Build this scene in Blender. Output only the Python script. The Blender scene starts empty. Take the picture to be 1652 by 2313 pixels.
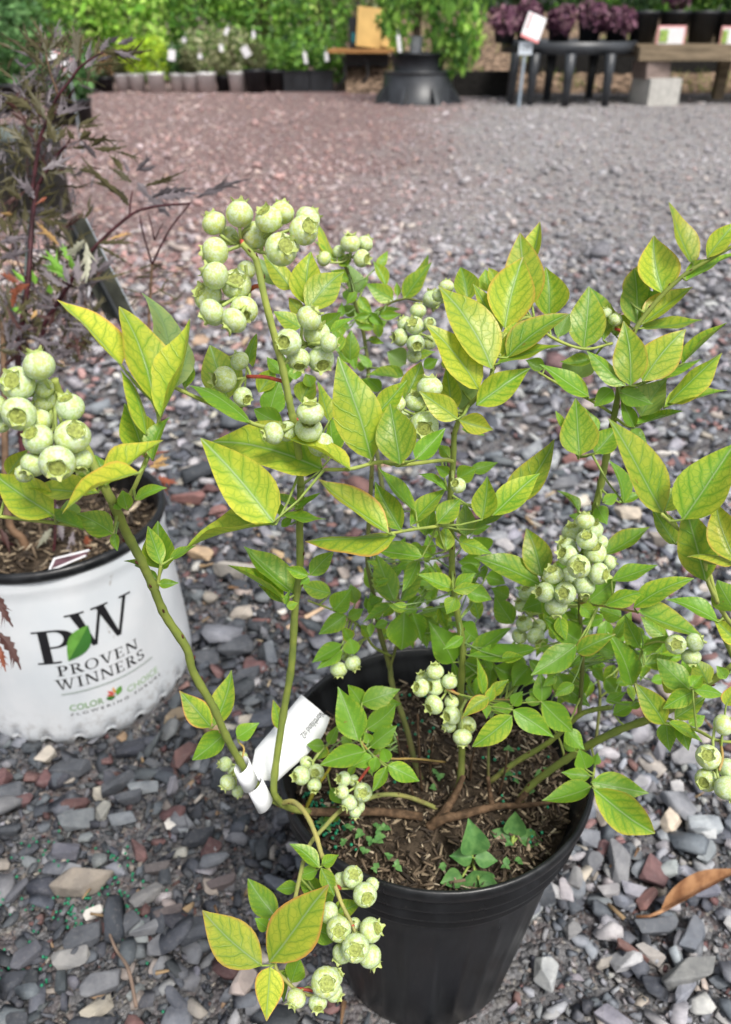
import bpy, bmesh, math, random
import numpy as np
from mathutils import Vector, Matrix

rng = np.random.default_rng(7)
random.seed(7)
R = math.radians
sc = bpy.context.scene
col = sc.collection

# ------------------------------------------------------------------ camera
F = 1850.0                                   # focal length in pixels of the 1652 x 2313 photograph
PITCH = math.atan((1156.5 - 30) / F)
H = 0.70
cam = bpy.data.cameras.new('camera')
cam_o = bpy.data.objects.new('camera', cam)
col.objects.link(cam_o)
cam_o.location = (0, 0, H)
cam_o.rotation_euler = (math.pi / 2 - PITCH, 0, 0)
cam.sensor_fit = 'HORIZONTAL'
cam.sensor_width = 36.0
cam.lens = 36.0 * F / 1652
cam.clip_start = 0.02
cam.clip_end = 500
cam.dof.use_dof = True
cam.dof.focus_distance = 0.40
cam.dof.aperture_fstop = 16.0
sc.camera = cam_o

# ------------------------------------------------------------------ light: bright overcast
SUN_EL, SUN_AZ = R(58), R(148)
world = bpy.data.worlds.new('World')
sc.world = world
world.use_nodes = True
wn = world.node_tree
sky = wn.nodes.new('ShaderNodeTexSky')
sky.sky_type = 'NISHITA'
sky.sun_disc = False
sky.sun_elevation = SUN_EL
sky.sun_rotation = SUN_AZ
sky.air_density = 1.0
sky.dust_density = 4.0
hs = wn.nodes.new('ShaderNodeHueSaturation')
hs.inputs['Saturation'].default_value = 0.35
bg = wn.nodes['Background']
bg.inputs['Strength'].default_value = 0.085
wn.links.new(sky.outputs['Color'], hs.inputs['Color'])
wn.links.new(hs.outputs['Color'], bg.inputs['Color'])
sun = bpy.data.lights.new('sun', 'SUN')
sun.energy = 1.5
sun.angle = R(16)
sun.color = (1.0, 0.96, 0.9)
sun_o = bpy.data.objects.new('sun', sun)
col.objects.link(sun_o)
sd = Vector((math.sin(SUN_AZ) * math.cos(SUN_EL), math.cos(SUN_AZ) * math.cos(SUN_EL), math.sin(SUN_EL)))
sun_o.rotation_euler = (-sd).to_track_quat('-Z', 'Y').to_euler()
sun_o.location = (0, 0, 5)
sc.view_settings.view_transform = 'Standard'
sc.view_settings.look = 'None'
sc.view_settings.gamma = 1
sc.view_settings.exposure = 1.15
sc.view_settings.use_curve_mapping = False
sc.cycles.max_bounces = 8
sc.cycles.diffuse_bounces = 3
sc.cycles.glossy_bounces = 2
sc.cycles.transmission_bounces = 4
sc.cycles.caustics_reflective = False
sc.cycles.caustics_refractive = False

# ------------------------------------------------------------------ geometry helpers
CP, SP = math.cos(PITCH), math.sin(PITCH)
FWD, UP, RIGHT = Vector((0, CP, -SP)), Vector((0, SP, CP)), Vector((1, 0, 0))
CAM = Vector((0, 0, H))
CROPS = {'A': (0, 400, 2.707), 'B': (400, 420, 2.707), 'C': (850, 420, 2.025), 'D': (0, 950, 2.707),
         'E': (400, 950, 2.707), 'F': (900, 950, 2.1596), 'G': (400, 1500, 2.707), 'H': (850, 1450, 2.025),
         'J': (0, 50, 3.867), 'K': (0, 420, 3.609), 'M': (0, 1000, 3.609), 'S': (0, 0, 1.0)}


def px(c, x, y):
    a, b, s = CROPS[c]
    return a + x / s, b + y / s


def ray(u, v):
    return FWD + RIGHT * ((u - 826) / F) + UP * (-(v - 1156.5) / F)


def at(c, x, y, z):                     # point at camera depth z
    return CAM + ray(*px(c, x, y)) * z


def on(u, v, h=0.0):                    # point on the horizontal plane at height h
    d = ray(u, v)
    return CAM + d * ((h - H) / d.z)


def toY(u, v, Y):                       # point on the vertical plane y = Y
    d = ray(u, v)
    return CAM + d * (Y / d.y)


class MB:
    def __init__(s):
        s.v, s.f, s.m, s.uv, s.uv2 = [], [], [], {}, {}

    def add(s, vs, fs, mi=0):
        o = len(s.v)
        s.v.extend([tuple(p) for p in vs])
        for f in fs:
            s.f.append(tuple(i + o for i in f))
            s.m.append(mi)
        return o

    def box(s, c, sz, rot=None, mi=0):
        x, y, z = sz[0] / 2, sz[1] / 2, sz[2] / 2
        P = [Vector((a * x, b * y, d * z)) for d in (-1, 1) for a, b in ((-1, -1), (1, -1), (1, 1), (-1, 1))]
        if rot is not None:
            P = [rot @ p for p in P]
        c = Vector(c)
        s.add([p + c for p in P], [(3, 2, 1, 0), (4, 5, 6, 7), (0, 1, 5, 4), (1, 2, 6, 5), (2, 3, 7, 6), (3, 0, 4, 7)], mi)

    def tube(s, pts, rad, n=8, mi=0, cap=True):
        pts = [Vector(p) for p in pts]
        if not hasattr(rad, '__len__'):
            rad = [rad] * len(pts)
        vs, fs, prev = [], [], None
        for i, p in enumerate(pts):
            t = (pts[min(i + 1, len(pts) - 1)] - pts[max(i - 1, 0)])
            t = t.normalized() if t.length > 1e-9 else Vector((0, 0, 1))
            a = prev if prev is not None else t.orthogonal()
            a = (a - t * a.dot(t))
            a = a.normalized() if a.length > 1e-6 else t.orthogonal().normalized()
            prev = a
            b = t.cross(a)
            for k in range(n):
                w = 2 * math.pi * k / n
                vs.append(p + (a * math.cos(w) + b * math.sin(w)) * rad[i])
        for i in range(len(pts) - 1):
            for k in range(n):
                k2 = (k + 1) % n
                fs.append((i * n + k, i * n + k2, (i + 1) * n + k2, (i + 1) * n + k))
        if cap:
            fs.append(tuple(reversed(range(n))))
            fs.append(tuple(range((len(pts) - 1) * n, len(pts) * n)))
        s.add(vs, fs, mi)

    def lathe(s, prof, n=64, fn=None, mi=0, cx=0, cy=0):
        vs, fs = [], []
        for r, z in prof:
            for k in range(n):
                t = 2 * math.pi * k / n
                rr, zz = (r, z) if fn is None else fn(r, z, t)
                vs.append((cx + rr * math.cos(t), cy + rr * math.sin(t), zz))
        for i in range(len(prof) - 1):
            for k in range(n):
                k2 = (k + 1) % n
                fs.append((i * n + k, i * n + k2, (i + 1) * n + k2, (i + 1) * n + k))
        s.add(vs, fs, mi)

    def mesh(s, name, smooth=False):
        me = bpy.data.meshes.new(name)
        me.from_pydata(s.v, [], s.f)
        if any(s.m):
            me.polygons.foreach_set('material_index', s.m)
        if smooth:
            me.polygons.foreach_set('use_smooth', [True] * len(me.polygons))
        me.update()
        return me


def link(name, data, mats=(), parent=None, loc=None, color=None):
    o = bpy.data.objects.new(name, data)
    col.objects.link(o)
    if data is not None and mats:
        if len(data.materials) == 0:
            for m in (mats if isinstance(mats, (list, tuple)) else [mats]):
                data.materials.append(m)
    if loc is not None:
        o.location = loc
    if parent is not None:
        o.parent = parent
        if parent.type == 'EMPTY':
            o.matrix_parent_inverse = Matrix.Translation(-Vector(parent.location))
    if color is not None:
        o.color = color
    return o


def tag(o, label=None, cat=None, group=None, kind=None):
    if label:
        o['label'] = label
    if cat:
        o['category'] = cat
    if group:
        o['group'] = group
    if kind:
        o['kind'] = kind
    return o


def thing(name, loc, label, cat, group=None):
    o = link(name, None, loc=loc)
    o.empty_display_size = 0.02
    return tag(o, label, cat, group)


def smooth_path(pts, n=6):
    """Catmull-Rom through the points."""
    pts = [np.array(p, float) for p in pts]
    P = [2 * pts[0] - pts[1]] + pts + [2 * pts[-1] - pts[-2]]
    out = []
    for i in range(1, len(P) - 2):
        for k in range(n):
            t = k / n
            a, b, c, d = P[i - 1], P[i], P[i + 1], P[i + 2]
            out.append(0.5 * (2 * b + (c - a) * t + (2 * a - 5 * b + 4 * c - d) * t * t + (3 * b - a - 3 * c + d) * t ** 3))
    out.append(P[-2])
    return out


# ------------------------------------------------------------------ materials
class NT:
    def __init__(s, name, rough=0.6, spec=0.4, color=(0.5, 0.5, 0.5)):
        s.m = bpy.data.materials.new(name)
        s.m.use_nodes = True
        s.t = s.m.node_tree
        s.b = s.t.nodes['Principled BSDF']
        s.out = s.t.nodes['Material Output']
        s.b.inputs['Roughness'].default_value = rough
        s.b.inputs['Specular IOR Level'].default_value = spec
        s.b.inputs['Base Color'].default_value = (*color, 1)

    def n(s, typ, **kw):
        nd = s.t.nodes.new(typ)
        for k, v in kw.items():
            setattr(nd, k, v)
        return nd

    def set(s, sock, v):
        if isinstance(v, bpy.types.NodeSocket):
            s.t.links.new(v, sock)
        elif isinstance(v, (tuple, list)) and len(v) == 3 and sock.type == 'RGBA':
            sock.default_value = (*v, 1)
        else:
            sock.default_value = v

    def math(s, op, a, b=None, c=None, clamp=False):
        nd = s.n('ShaderNodeMath', operation=op, use_clamp=clamp)
        s.set(nd.inputs[0], a)
        if b is not None:
            s.set(nd.inputs[1], b)
        if c is not None:
            s.set(nd.inputs[2], c)
        return nd.outputs[0]

    def step(s, v, a, b, lo=0.0, hi=1.0):
        nd = s.n('ShaderNodeMapRange', interpolation_type='SMOOTHSTEP')
        s.set(nd.inputs[0], v)
        for i, q in enumerate((a, b, lo, hi)):
            nd.inputs[i + 1].default_value = q
        return nd.outputs[0]

    def mix(s, fac, a, b, blend='MIX'):
        nd = s.n('ShaderNodeMix', data_type='RGBA', blend_type=blend)
        s.set(nd.inputs[0], fac)
        s.set(nd.inputs[6], a)
        s.set(nd.inputs[7], b)
        return nd.outputs[2]

    def noise(s, scale, detail=3, vec=None, rough=0.5):
        nd = s.n('ShaderNodeTexNoise')
        nd.inputs['Scale'].default_value = scale
        nd.inputs['Detail'].default_value = detail
        nd.inputs['Roughness'].default_value = rough
        if vec is not None:
            s.set(nd.inputs['Vector'], vec)
        return nd.outputs[0]

    def pos(s):
        return s.n('ShaderNodeNewGeometry').outputs['Position']

    def scaled(s, v, k):
        nd = s.n('ShaderNodeVectorMath', operation='MULTIPLY')
        s.set(nd.inputs[0], v)
        nd.inputs[1].default_value = k
        return nd.outputs[0]

    def bump(s, h, dist=0.001, strength=0.5):
        nd = s.n('ShaderNodeBump')
        nd.inputs['Distance'].default_value = dist
        nd.inputs['Strength'].default_value = strength
        s.set(nd.inputs['Height'], h)
        s.t.links.new(nd.outputs[0], s.b.inputs['Normal'])

    def base(s, c):
        s.set(s.b.inputs['Base Color'], c)

    def translucent(s, c, fac):
        tr = s.n('ShaderNodeBsdfTranslucent')
        s.set(tr.inputs['Color'], c)
        mx = s.n('ShaderNodeMixShader')
        mx.inputs[0].default_value = fac
        s.t.links.new(s.b.outputs[0], mx.inputs[1])
        s.t.links.new(tr.outputs[0], mx.inputs[2])
        s.t.links.new(mx.outputs[0], s.out.inputs['Surface'])


def simple(name, color, rough=0.6, spec=0.4, var=0.25, scale=40.0, bump=0.0, bs=200.0, stretch=None):
    t = NT(name, rough, spec, color)
    p = t.pos()
    if stretch:
        p = t.scaled(p, stretch)
    nz = t.noise(scale, 4, p)
    dark = tuple(c * (1 - var) for c in color)
    lite = tuple(min(1, c * (1 + var)) for c in color)
    t.base(t.mix(t.step(nz, 0.3, 0.7), dark, lite))
    if bump:
        t.bump(t.noise(bs, 3, p), bump, 0.6)
    return t.m


def make_leaf_mat():
    t = NT('blueberry_leaf', 0.36, 0.4)
    oi = t.n('ShaderNodeObjectInfo')
    sp = t.n('ShaderNodeSeparateColor')
    t.set(sp.inputs[0], oi.outputs['Color'])
    Y, RD, PA = sp.outputs[0], sp.outputs[1], sp.outputs[2]
    uv = t.n('ShaderNodeUVMap', uv_map='leaf_uv').outputs[0]
    sx = t.n('ShaderNodeSeparateXYZ')
    t.set(sx.inputs[0], uv)
    uv2 = t.n('ShaderNodeUVMap', uv_map='edge_uv').outputs[0]
    s2 = t.n('ShaderNodeSeparateXYZ')
    t.set(s2.inputs[0], uv2)
    off = t.n('ShaderNodeCombineXYZ')
    t.set(off.inputs[2], t.math('MULTIPLY', oi.outputs['Random'], 37.0))
    vadd = t.n('ShaderNodeVectorMath', operation='ADD')
    t.set(vadd.inputs[0], uv)
    t.set(vadd.inputs[1], off.outputs[0])
    vec = vadd.outputs[0]
    nz = t.noise(5, 3, vec)
    u = t.math('ADD', sx.outputs[0], t.math('MULTIPLY', t.math('SUBTRACT', nz, 0.5), 0.20))
    ty = t.math('ABSOLUTE', t.math('ADD', sx.outputs[1], t.math('MULTIPLY', t.math('SUBTRACT', nz, 0.5), 0.012)))
    sg = t.math('MULTIPLY', t.math('SIGN', sx.outputs[1]), 0.032)
    curve = t.math('SUBTRACT', t.math('MULTIPLY', ty, 0.62), t.math('MULTIPLY', t.math('MULTIPLY', ty, ty), -2.2))
    s_ = t.math('MULTIPLY', t.math('ADD', t.math('SUBTRACT', u, curve), sg), 5.6)
    d = t.math('MULTIPLY', t.math('ABSOLUTE', t.math('SUBTRACT', t.math('FRACT', t.math('ADD', s_, 10.0)), 0.5)), 2.0)
    lat_core = t.step(d, 0.03, 0.13, 1, 0)
    lat_halo = t.step(d, 0.0, 0.62, 1, 0)
    mid_core = t.step(ty, 0.004, 0.012, 1, 0)
    mid_halo = t.step(ty, 0.0, 0.065, 1, 0)
    vo = t.n('ShaderNodeTexVoronoi', feature='DISTANCE_TO_EDGE', voronoi_dimensions='3D')
    vo.inputs['Scale'].default_value = 15
    t.set(vo.inputs['Vector'], vec)
    te_core = t.step(vo.outputs['Distance'], 0.012, 0.05, 1, 0)
    te_halo = t.step(vo.outputs['Distance'], 0.0, 0.16, 1, 0)
    halo = t.math('MAXIMUM', t.math('MAXIMUM', mid_halo, t.math('MULTIPLY', lat_halo, 0.65)), t.math('MULTIPLY', te_halo, 0.45))
    core = t.math('MAXIMUM', t.math('MAXIMUM', mid_core, t.math('MULTIPLY', lat_core, 0.85)), t.math('MULTIPLY', te_core, 0.32))
    # how green: veins stay green, the tissue between them yellows
    big = t.noise(2.2, 2, vec)
    yy = t.math('ADD', Y, t.math('MULTIPLY', t.math('SUBTRACT', big, 0.5), 0.7))
    yy = t.math('ADD', yy, t.math('MULTIPLY', t.step(s2.outputs[0], 0.55, 1.0), 0.22))
    green = t.math('ADD', t.math('SUBTRACT', 1.0, yy), t.math('MULTIPLY', halo, 0.55), clamp=True)
    c = t.mix(green, (0.52, 0.54, 0.055), (0.135, 0.30, 0.022))
    c = t.mix(t.math('MULTIPLY', core, 0.42), c, (0.085, 0.24, 0.03))
    c = t.mix(t.math('MULTIPLY', mid_core, 0.6), c, (0.34, 0.44, 0.20))
    c = t.mix(t.math('MULTIPLY', PA, 0.75), c, t.mix(t.math('MULTIPLY', core, 0.5), (0.30, 0.40, 0.20), (0.14, 0.26, 0.12)))
    e = t.math('ADD', t.step(s2.outputs[0], 0.82, 1.0), t.math('MULTIPLY', t.step(sx.outputs[0], 0.85, 1.0), 0.5))
    e = t.math('ADD', e, t.math('MULTIPLY', t.step(big, 0.60, 0.80), 0.30))
    rd = t.math('MULTIPLY', t.math('MULTIPLY', e, RD), 0.9, clamp=True)
    c = t.mix(rd, c, (0.66, 0.22, 0.08))
    sp2 = t.noise(9, 2, vec)
    c = t.mix(t.math('MULTIPLY', t.step(sp2, 0.74, 0.78), 0.6), c, (0.22, 0.07, 0.03))
    hsv = t.n('ShaderNodeHueSaturation')
    t.set(hsv.inputs['Value'], t.math('ADD', 0.86, t.math('MULTIPLY', oi.outputs['Random'], 0.42)))
    t.set(hsv.inputs['Color'], c)
    c = hsv.outputs[0]
    t.base(c)
    t.bump(t.math('SUBTRACT', t.math('MULTIPLY', nz, 0.6), t.math('MULTIPLY', core, 0.35)), 0.0009, 0.5)
    t.translucent(t.mix(0.35, c, (0.55, 0.68, 0.03)), 0.34)
    return t.m


def make_berry_mat():
    t = NT('berry_skin', 0.48, 0.35)
    oi = t.n('ShaderNodeObjectInfo')
    sp = t.n('ShaderNodeSeparateColor')
    t.set(sp.inputs[0], oi.outputs['Color'])
    tc = t.n('ShaderNodeTexCoord').outputs['Object']
    of = t.n('ShaderNodeVectorMath', operation='ADD')
    t.set(of.inputs[0], tc)
    cx_ = t.n('ShaderNodeCombineXYZ')
    for i in range(3):
        t.set(cx_.inputs[i], t.math('MULTIPLY', oi.outputs['Random'], 31.0))
    t.set(of.inputs[1], cx_.outputs[0])
    v = of.outputs[0]
    n1 = t.noise(1.6, 3, v)
    n2 = t.noise(7, 4, v)
    c = t.mix(t.math('ADD', t.math('MULTIPLY', t.step(n1, 0.35, 0.65), 0.5), sp.outputs[0], clamp=True),
              (0.40, 0.52, 0.24), (0.53, 0.59, 0.11))
    c = t.mix(t.math('MULTIPLY', t.step(t.math('ADD', t.math('MULTIPLY', n2, 0.5), t.math('MULTIPLY', t.noise(2.6, 3, v), 0.5)), 0.42, 0.60), 0.72), c, (0.61, 0.69, 0.54))
    vs = t.n('ShaderNodeTexVoronoi')
    vs.inputs['Scale'].default_value = 3.3
    t.set(vs.inputs['Vector'], v)
    c = t.mix(t.step(vs.outputs['Distance'], 0.03, 0.06, 0.8, 0), c, (0.16, 0.14, 0.05))
    t.base(c)
    t.b.inputs['Subsurface Weight'].default_value = 0.25
    t.b.inputs['Subsurface Radius'].default_value = (0.6, 0.8, 0.25)
    t.b.inputs['Subsurface Scale'].default_value = 0.003
    t.bump(n2, 0.0003, 0.25)
    return t.m


def make_calyx_mat():
    t = NT('calyx_rim', 0.55, 0.3)
    tc = t.n('ShaderNodeTexCoord').outputs['Object']
    sx = t.n('ShaderNodeSeparateXYZ')
    t.set(sx.inputs[0], tc)
    oi = t.n('ShaderNodeObjectInfo')
    sp = t.n('ShaderNodeSeparateColor')
    t.set(sp.inputs[0], oi.outputs['Color'])
    n = t.noise(3, 3, tc)
    c = t.mix(t.step(n, 0.35, 0.65), (0.44, 0.54, 0.14), (0.56, 0.62, 0.28))
    tip = t.math('MULTIPLY', t.step(sx.outputs[2], 1.0, 1.14), t.math('ADD', 0.25, t.math('MULTIPLY', sp.outputs[1], 0.7)))
    c = t.mix(tip, c, (0.62, 0.30, 0.16))
    t.base(c)
    t.translucent(c, 0.2)
    return t.m


def make_stem_mat():
    t = NT('green_bark', 0.6, 0.3)
    oi = t.n('ShaderNodeObjectInfo')
    p = t.pos()
    n1 = t.noise(90, 4, p)
    n2 = t.noise(420, 2, p)
    c = t.mix(t.step(n1, 0.3, 0.7), oi.outputs['Color'], t.mix(1.0, oi.outputs['Color'], (1.35, 1.25, 1.1), 'MULTIPLY'))
    c = t.mix(t.math('MULTIPLY', t.step(n2, 0.74, 0.80), 0.5), c, (0.09, 0.05, 0.025))
    zz = t.n('ShaderNodeSeparateXYZ')
    t.set(zz.inputs[0], p)
    low = t.math('MULTIPLY', t.step(t.math('ADD', zz.outputs[2], t.math('MULTIPLY', n1, 0.08)), 0.25, 0.32, 1, 0), t.step(n1, 0.40, 0.56))
    c = t.mix(t.math('MULTIPLY', low, 0.75), c, (0.13, 0.085, 0.05))
    t.base(c)
    t.bump(t.math('ADD', n2, n1), 0.0005, 0.5)
    return t.m


def make_stone_mat(name, attr):
    t = NT(name, 0.82, 0.25)
    if attr:
        c0 = t.n('ShaderNodeAttribute', attribute_name='Col').outputs['Color']
    else:
        c0 = t.n('ShaderNodeObjectInfo').outputs['Color']
    p = t.pos()
    n1 = t.noise(55, 4, p, 0.6)
    n2 = t.noise(260, 4, p, 0.65)
    c = t.mix(t.step(n1, 0.3, 0.72), t.mix(1.0, c0, (0.72, 0.72, 0.74), 'MULTIPLY'), t.mix(1.0, c0, (1.22, 1.2, 1.18), 'MULTIPLY'))
    c = t.mix(t.math('MULTIPLY', t.step(n2, 0.5, 0.72), 0.35), c, t.mix(0.5, c0, (0.30, 0.28, 0.26)))
    t.base(c)
    t.set(t.b.inputs['Roughness'], t.step(n1, 0.2, 0.8, 0.6, 0.95))
    t.bump(t.math('ADD', n2, t.math('MULTIPLY', n1, 1.5)), 0.0012, 0.6)
    return t.m


def make_ground_mat():
    t = NT('crushed_stone_ground', 0.9, 0.2)
    p = t.pos()
    sx = t.n('ShaderNodeSeparateXYZ')
    t.set(sx.inputs[0], p)
    v1 = t.n('ShaderNodeTexVoronoi')
    v1.inputs['Scale'].default_value = 38
    t.set(v1.inputs['Vector'], p)
    v2 = t.n('ShaderNodeTexVoronoi')
    v2.inputs['Scale'].default_value = 95
    t.set(v2.inputs['Vector'], p)
    r1 = t.n('ShaderNodeSeparateColor')
    t.set(r1.inputs[0], v1.outputs['Color'])
    r2 = t.n('ShaderNodeSeparateColor')
    t.set(r2.inputs[0], v2.outputs['Color'])

    def ramp(f, stops):
        nd = t.n('ShaderNodeValToRGB')
        nd.color_ramp.interpolation = 'CONSTANT'
        while len(nd.color_ramp.elements) < len(stops):
            nd.color_ramp.elements.new(0.5)
        for e, (q, cc) in zip(nd.color_ramp.elements, stops):
            e.position = q
            e.color = (*cc, 1)
        t.set(nd.inputs[0], f)
        return nd.outputs[0]
    grey = [(0, (0.202, 0.202, 0.209)), (0.25, (0.288, 0.281, 0.288)), (0.5, (0.36, 0.353, 0.353)), (0.72, (0.20, 0.125, 0.115)),
            (0.86, (0.34, 0.32, 0.30)), (0.95, (0.5, 0.46, 0.4))]
    red = [(0, (0.168, 0.102, 0.098)), (0.3, (0.228, 0.15, 0.144)), (0.6, (0.27, 0.192, 0.186)), (0.8, (0.17, 0.155, 0.155)),
           (0.9, (0.36, 0.28, 0.26)), (0.97, (0.46, 0.42, 0.38))]
    wob = t.math('MULTIPLY', t.math('SUBTRACT', t.noise(0.9, 4, p, 0.65), 0.5), 2.4)
    edge = t.math('SUBTRACT', sx.outputs[0], t.math('ADD', t.math('MULTIPLY', sx.outputs[1], 0.14), -0.45))
    isred = t.math('MULTIPLY', t.step(t.math('ADD', edge, wob), -0.5, 0.7, 1, 0), t.step(sx.outputs[1], 1.3, 2.6))
    g = t.mix(0.5, ramp(r1.outputs[0], grey), ramp(r2.outputs[1], grey))
    rr = t.mix(0.5, ramp(r1.outputs[0], red), ramp(r2.outputs[1], red))
    c = t.mix(isred, g, rr)
    near = t.step(sx.outputs[1], 1.2, 4.0, 0.28, 1.0)
    v3 = t.n('ShaderNodeTexVoronoi')
    v3.inputs['Scale'].default_value = 270
    t.set(v3.inputs['Vector'], p)
    r3 = t.n('ShaderNodeSeparateColor')
    t.set(r3.inputs[0], v3.outputs['Color'])
    grit = ramp(r3.outputs[0], [(0, (0.045, 0.046, 0.05)), (0.35, (0.085, 0.088, 0.096)), (0.65, (0.135, 0.136, 0.144)), (0.85, (0.11, 0.085, 0.08)), (0.95, (0.2, 0.19, 0.17))])
    sc_ = t.mix(near, grit, c)
    t.base(sc_)
    t.bump(t.math('ADD', t.math('MULTIPLY', v1.outputs['Distance'], -1.0), t.math('ADD', t.math('MULTIPLY', v2.outputs['Distance'], -0.5), t.math('MULTIPLY', v3.outputs['Distance'], -0.25))), 0.02, 0.8)
    return t.m


def attr_leaf_mat(name, rough=0.5, trans=0.3):
    t = NT(name, rough, 0.3)
    c = t.n('ShaderNodeAttribute', attribute_name='Col').outputs['Color']
    t.base(c)
    t.translucent(c, trans)
    return t.m


def make_white_pot_mat():
    t = NT('white_pot_plastic', 0.38, 0.4)
    p = t.pos()
    n1 = t.noise(14, 4, p)
    n2 = t.noise(70, 3, t.scaled(p, (1, 1, 0.5)))
    c = t.mix(t.step(n1, 0.3, 0.7), (0.60, 0.635, 0.665), (0.69, 0.71, 0.73))
    c = t.mix(t.math('MULTIPLY', t.step(n2, 0.70, 0.76), 0.7), c, (0.30, 0.27, 0.23))
    zz = t.n('ShaderNodeSeparateXYZ')
    t.set(zz.inputs[0], p)
    sp = t.math('MULTIPLY', t.step(zz.outputs[2], 0.0, 0.06, 1, 0), t.step(t.noise(120, 5, p, 0.7), 0.46, 0.66))
    c = t.mix(t.math('MULTIPLY', sp, 0.6), c, (0.22, 0.19, 0.16))
    t.base(c)
    t.bump(t.noise(28, 2, t.scaled(p, (1, 1, 0.35))), 0.004, 0.35)
    return t.m


def make_black_plastic():
    t = NT('black_nursery_plastic', 0.42, 0.45)
    p = t.pos()
    n1 = t.noise(60, 4, t.scaled(p, (1, 1, 0.08)))
    n2 = t.noise(300, 4, p)
    c = t.mix(t.step(n1, 0.4, 0.75), (0.0065, 0.007, 0.008), (0.016, 0.0175, 0.020))
    c = t.mix(t.math('MULTIPLY', t.step(n2, 0.66, 0.82), 0.45), c, (0.12, 0.11, 0.10))
    t.base(c)
    t.set(t.b.inputs['Roughness'], t.step(n1, 0.3, 0.7, 0.27, 0.46))
    t.bump(n1, 0.0014, 0.5)
    return t.m


def make_wood(name, a, b, sc_=(1, 14, 14)):
    t = NT(name, 0.75, 0.25)
    p = t.scaled(t.pos(), sc_)
    n = t.noise(3, 5, p, 0.65)
    t.base(t.mix(t.step(n, 0.3, 0.7), a, b))
    t.bump(n, 0.004, 0.5)
    return t.m


M_LEAF, M_BERRY, M_CALYX, M_STEM = make_leaf_mat(), make_berry_mat(), make_calyx_mat(), make_stem_mat()
M_CALYX_IN = simple('calyx_disc', (0.25, 0.29, 0.065), 0.6, 0.3, 0.35, 900)
M_PETIOLE = simple('petiole', (0.24, 0.32, 0.07), 0.55, 0.3, 0.2, 200)
M_STONE_A, M_STONE_O = make_stone_mat('gravel_stone', True), make_stone_mat('single_stone', False)
M_GROUND = make_ground_mat()
M_FOL = attr_leaf_mat('shrub_leaf')
M_ELDER = attr_leaf_mat('purple_elder_leaf', 0.45, 0.12)
M_CHIP = attr_leaf_mat('chips', 0.85, 0.0)
M_BLACK = make_black_plastic()
M_WHITEPOT = make_white_pot_mat()
M_SOIL = simple('potting_soil', (0.045, 0.034, 0.024), 0.95, 0.1, 0.6, 120, 0.004, 260)
M_MULCH = simple('brown_mulch', (0.17, 0.12, 0.085), 0.95, 0.1, 0.85, 22, 0.03, 40)
M_PAPER = simple('white_tag_plastic', (0.80, 0.81, 0.83), 0.45, 0.3, 0.04, 60)
M_INK = simple('black_ink', (0.012, 0.012, 0.014), 0.5, 0.3, 0.1)
M_INKG = simple('green_ink', (0.12, 0.30, 0.05), 0.5, 0.3, 0.15, 90)
M_INKG2 = simple('pale_green_ink', (0.33, 0.50, 0.27), 0.5, 0.3, 0.1)
M_INKD = simple('dark_green_ink', (0.045, 0.16, 0.03), 0.5, 0.3, 0.1)
M_INKR = simple('red_ink', (0.65, 0.10, 0.07), 0.5, 0.3, 0.1)
M_INKO = simple('orange_ink', (0.75, 0.35, 0.08), 0.5, 0.3, 0.1)
M_GREYINK = simple('grey_green_ink', (0.28, 0.34, 0.29), 0.5, 0.3, 0.1)
M_BRANCH = simple('brown_branch', (0.10, 0.062, 0.036), 0.85, 0.2, 0.5, 180, 0.0015, 300)
M_ELSTEM = simple('dark_red_stem', (0.055, 0.014, 0.018), 0.5, 0.35, 0.4, 90)
M_ELSTEM2 = simple('brown_stem', (0.14, 0.085, 0.05), 0.7, 0.3, 0.4, 90)

# ------------------------------------------------------------------ setting: ground sheet
gm = MB()
gm.add([(-150, -60, 0), (150, -60, 0), (150, 240, 0), (-150, 240, 0)], [(0, 1, 2, 3)])
ground = link('gravel_ground', gm.mesh('gravel_ground'), [M_GROUND])
tag(ground, 'gravel yard, slate grey in front and reddish at the back left', 'ground', kind='structure')

POT = Vector((0.05, 0.42, 0))
WPOT0 = Vector((-0.341, 0.749, 0))
WK = 0.70 / 0.675
WPOT = WPOT0 * WK


# stones ---------------------------------------------------------------------
def stone_template(npts, flat, seed):
    r = random.Random(seed)
    bm = bmesh.new()
    ax, ay, az = 0.5, 0.5 * r.uniform(0.5, 0.9), 0.5 * flat * r.uniform(0.7, 1.3)
    for _ in range(npts):
        v = Vector((r.gauss(0, 1), r.gauss(0, 1), r.gauss(0, 1))).normalized()
        k = r.uniform(0.85, 1.08)
        e = 0.6
        v = Vector((math.copysign(abs(v.x) ** e, v.x), math.copysign(abs(v.y) ** e, v.y), math.copysign(abs(v.z) ** 0.45, v.z)))
        bm.verts.new((v.x * ax * k, v.y * ay * k, v.z * az * k))
    res = bmesh.ops.convex_hull(bm, input=bm.verts)
    bmesh.ops.delete(bm, geom=[g for g in res['geom_interior'] if isinstance(g, bmesh.types.BMVert)], context='VERTS')
    bmesh.ops.dissolve_limit(bm, angle_limit=R(14), verts=bm.verts, edges=bm.edges)
    bmesh.ops.triangulate(bm, faces=bm.faces)
    bm.verts.index_update()
    V = np.array([v.co[:] for v in bm.verts])
    Fc = np.array([[v.index for v in f.verts] for f in bm.faces])
    bm.free()
    return V, Fc


TPL = [stone_template(random.randint(13, 20), random.uniform(0.22, 0.6), 100 + i) for i in range(36)]
TPL_S = [stone_template(8, 0.7, 300 + i) for i in range(16)]

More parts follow.
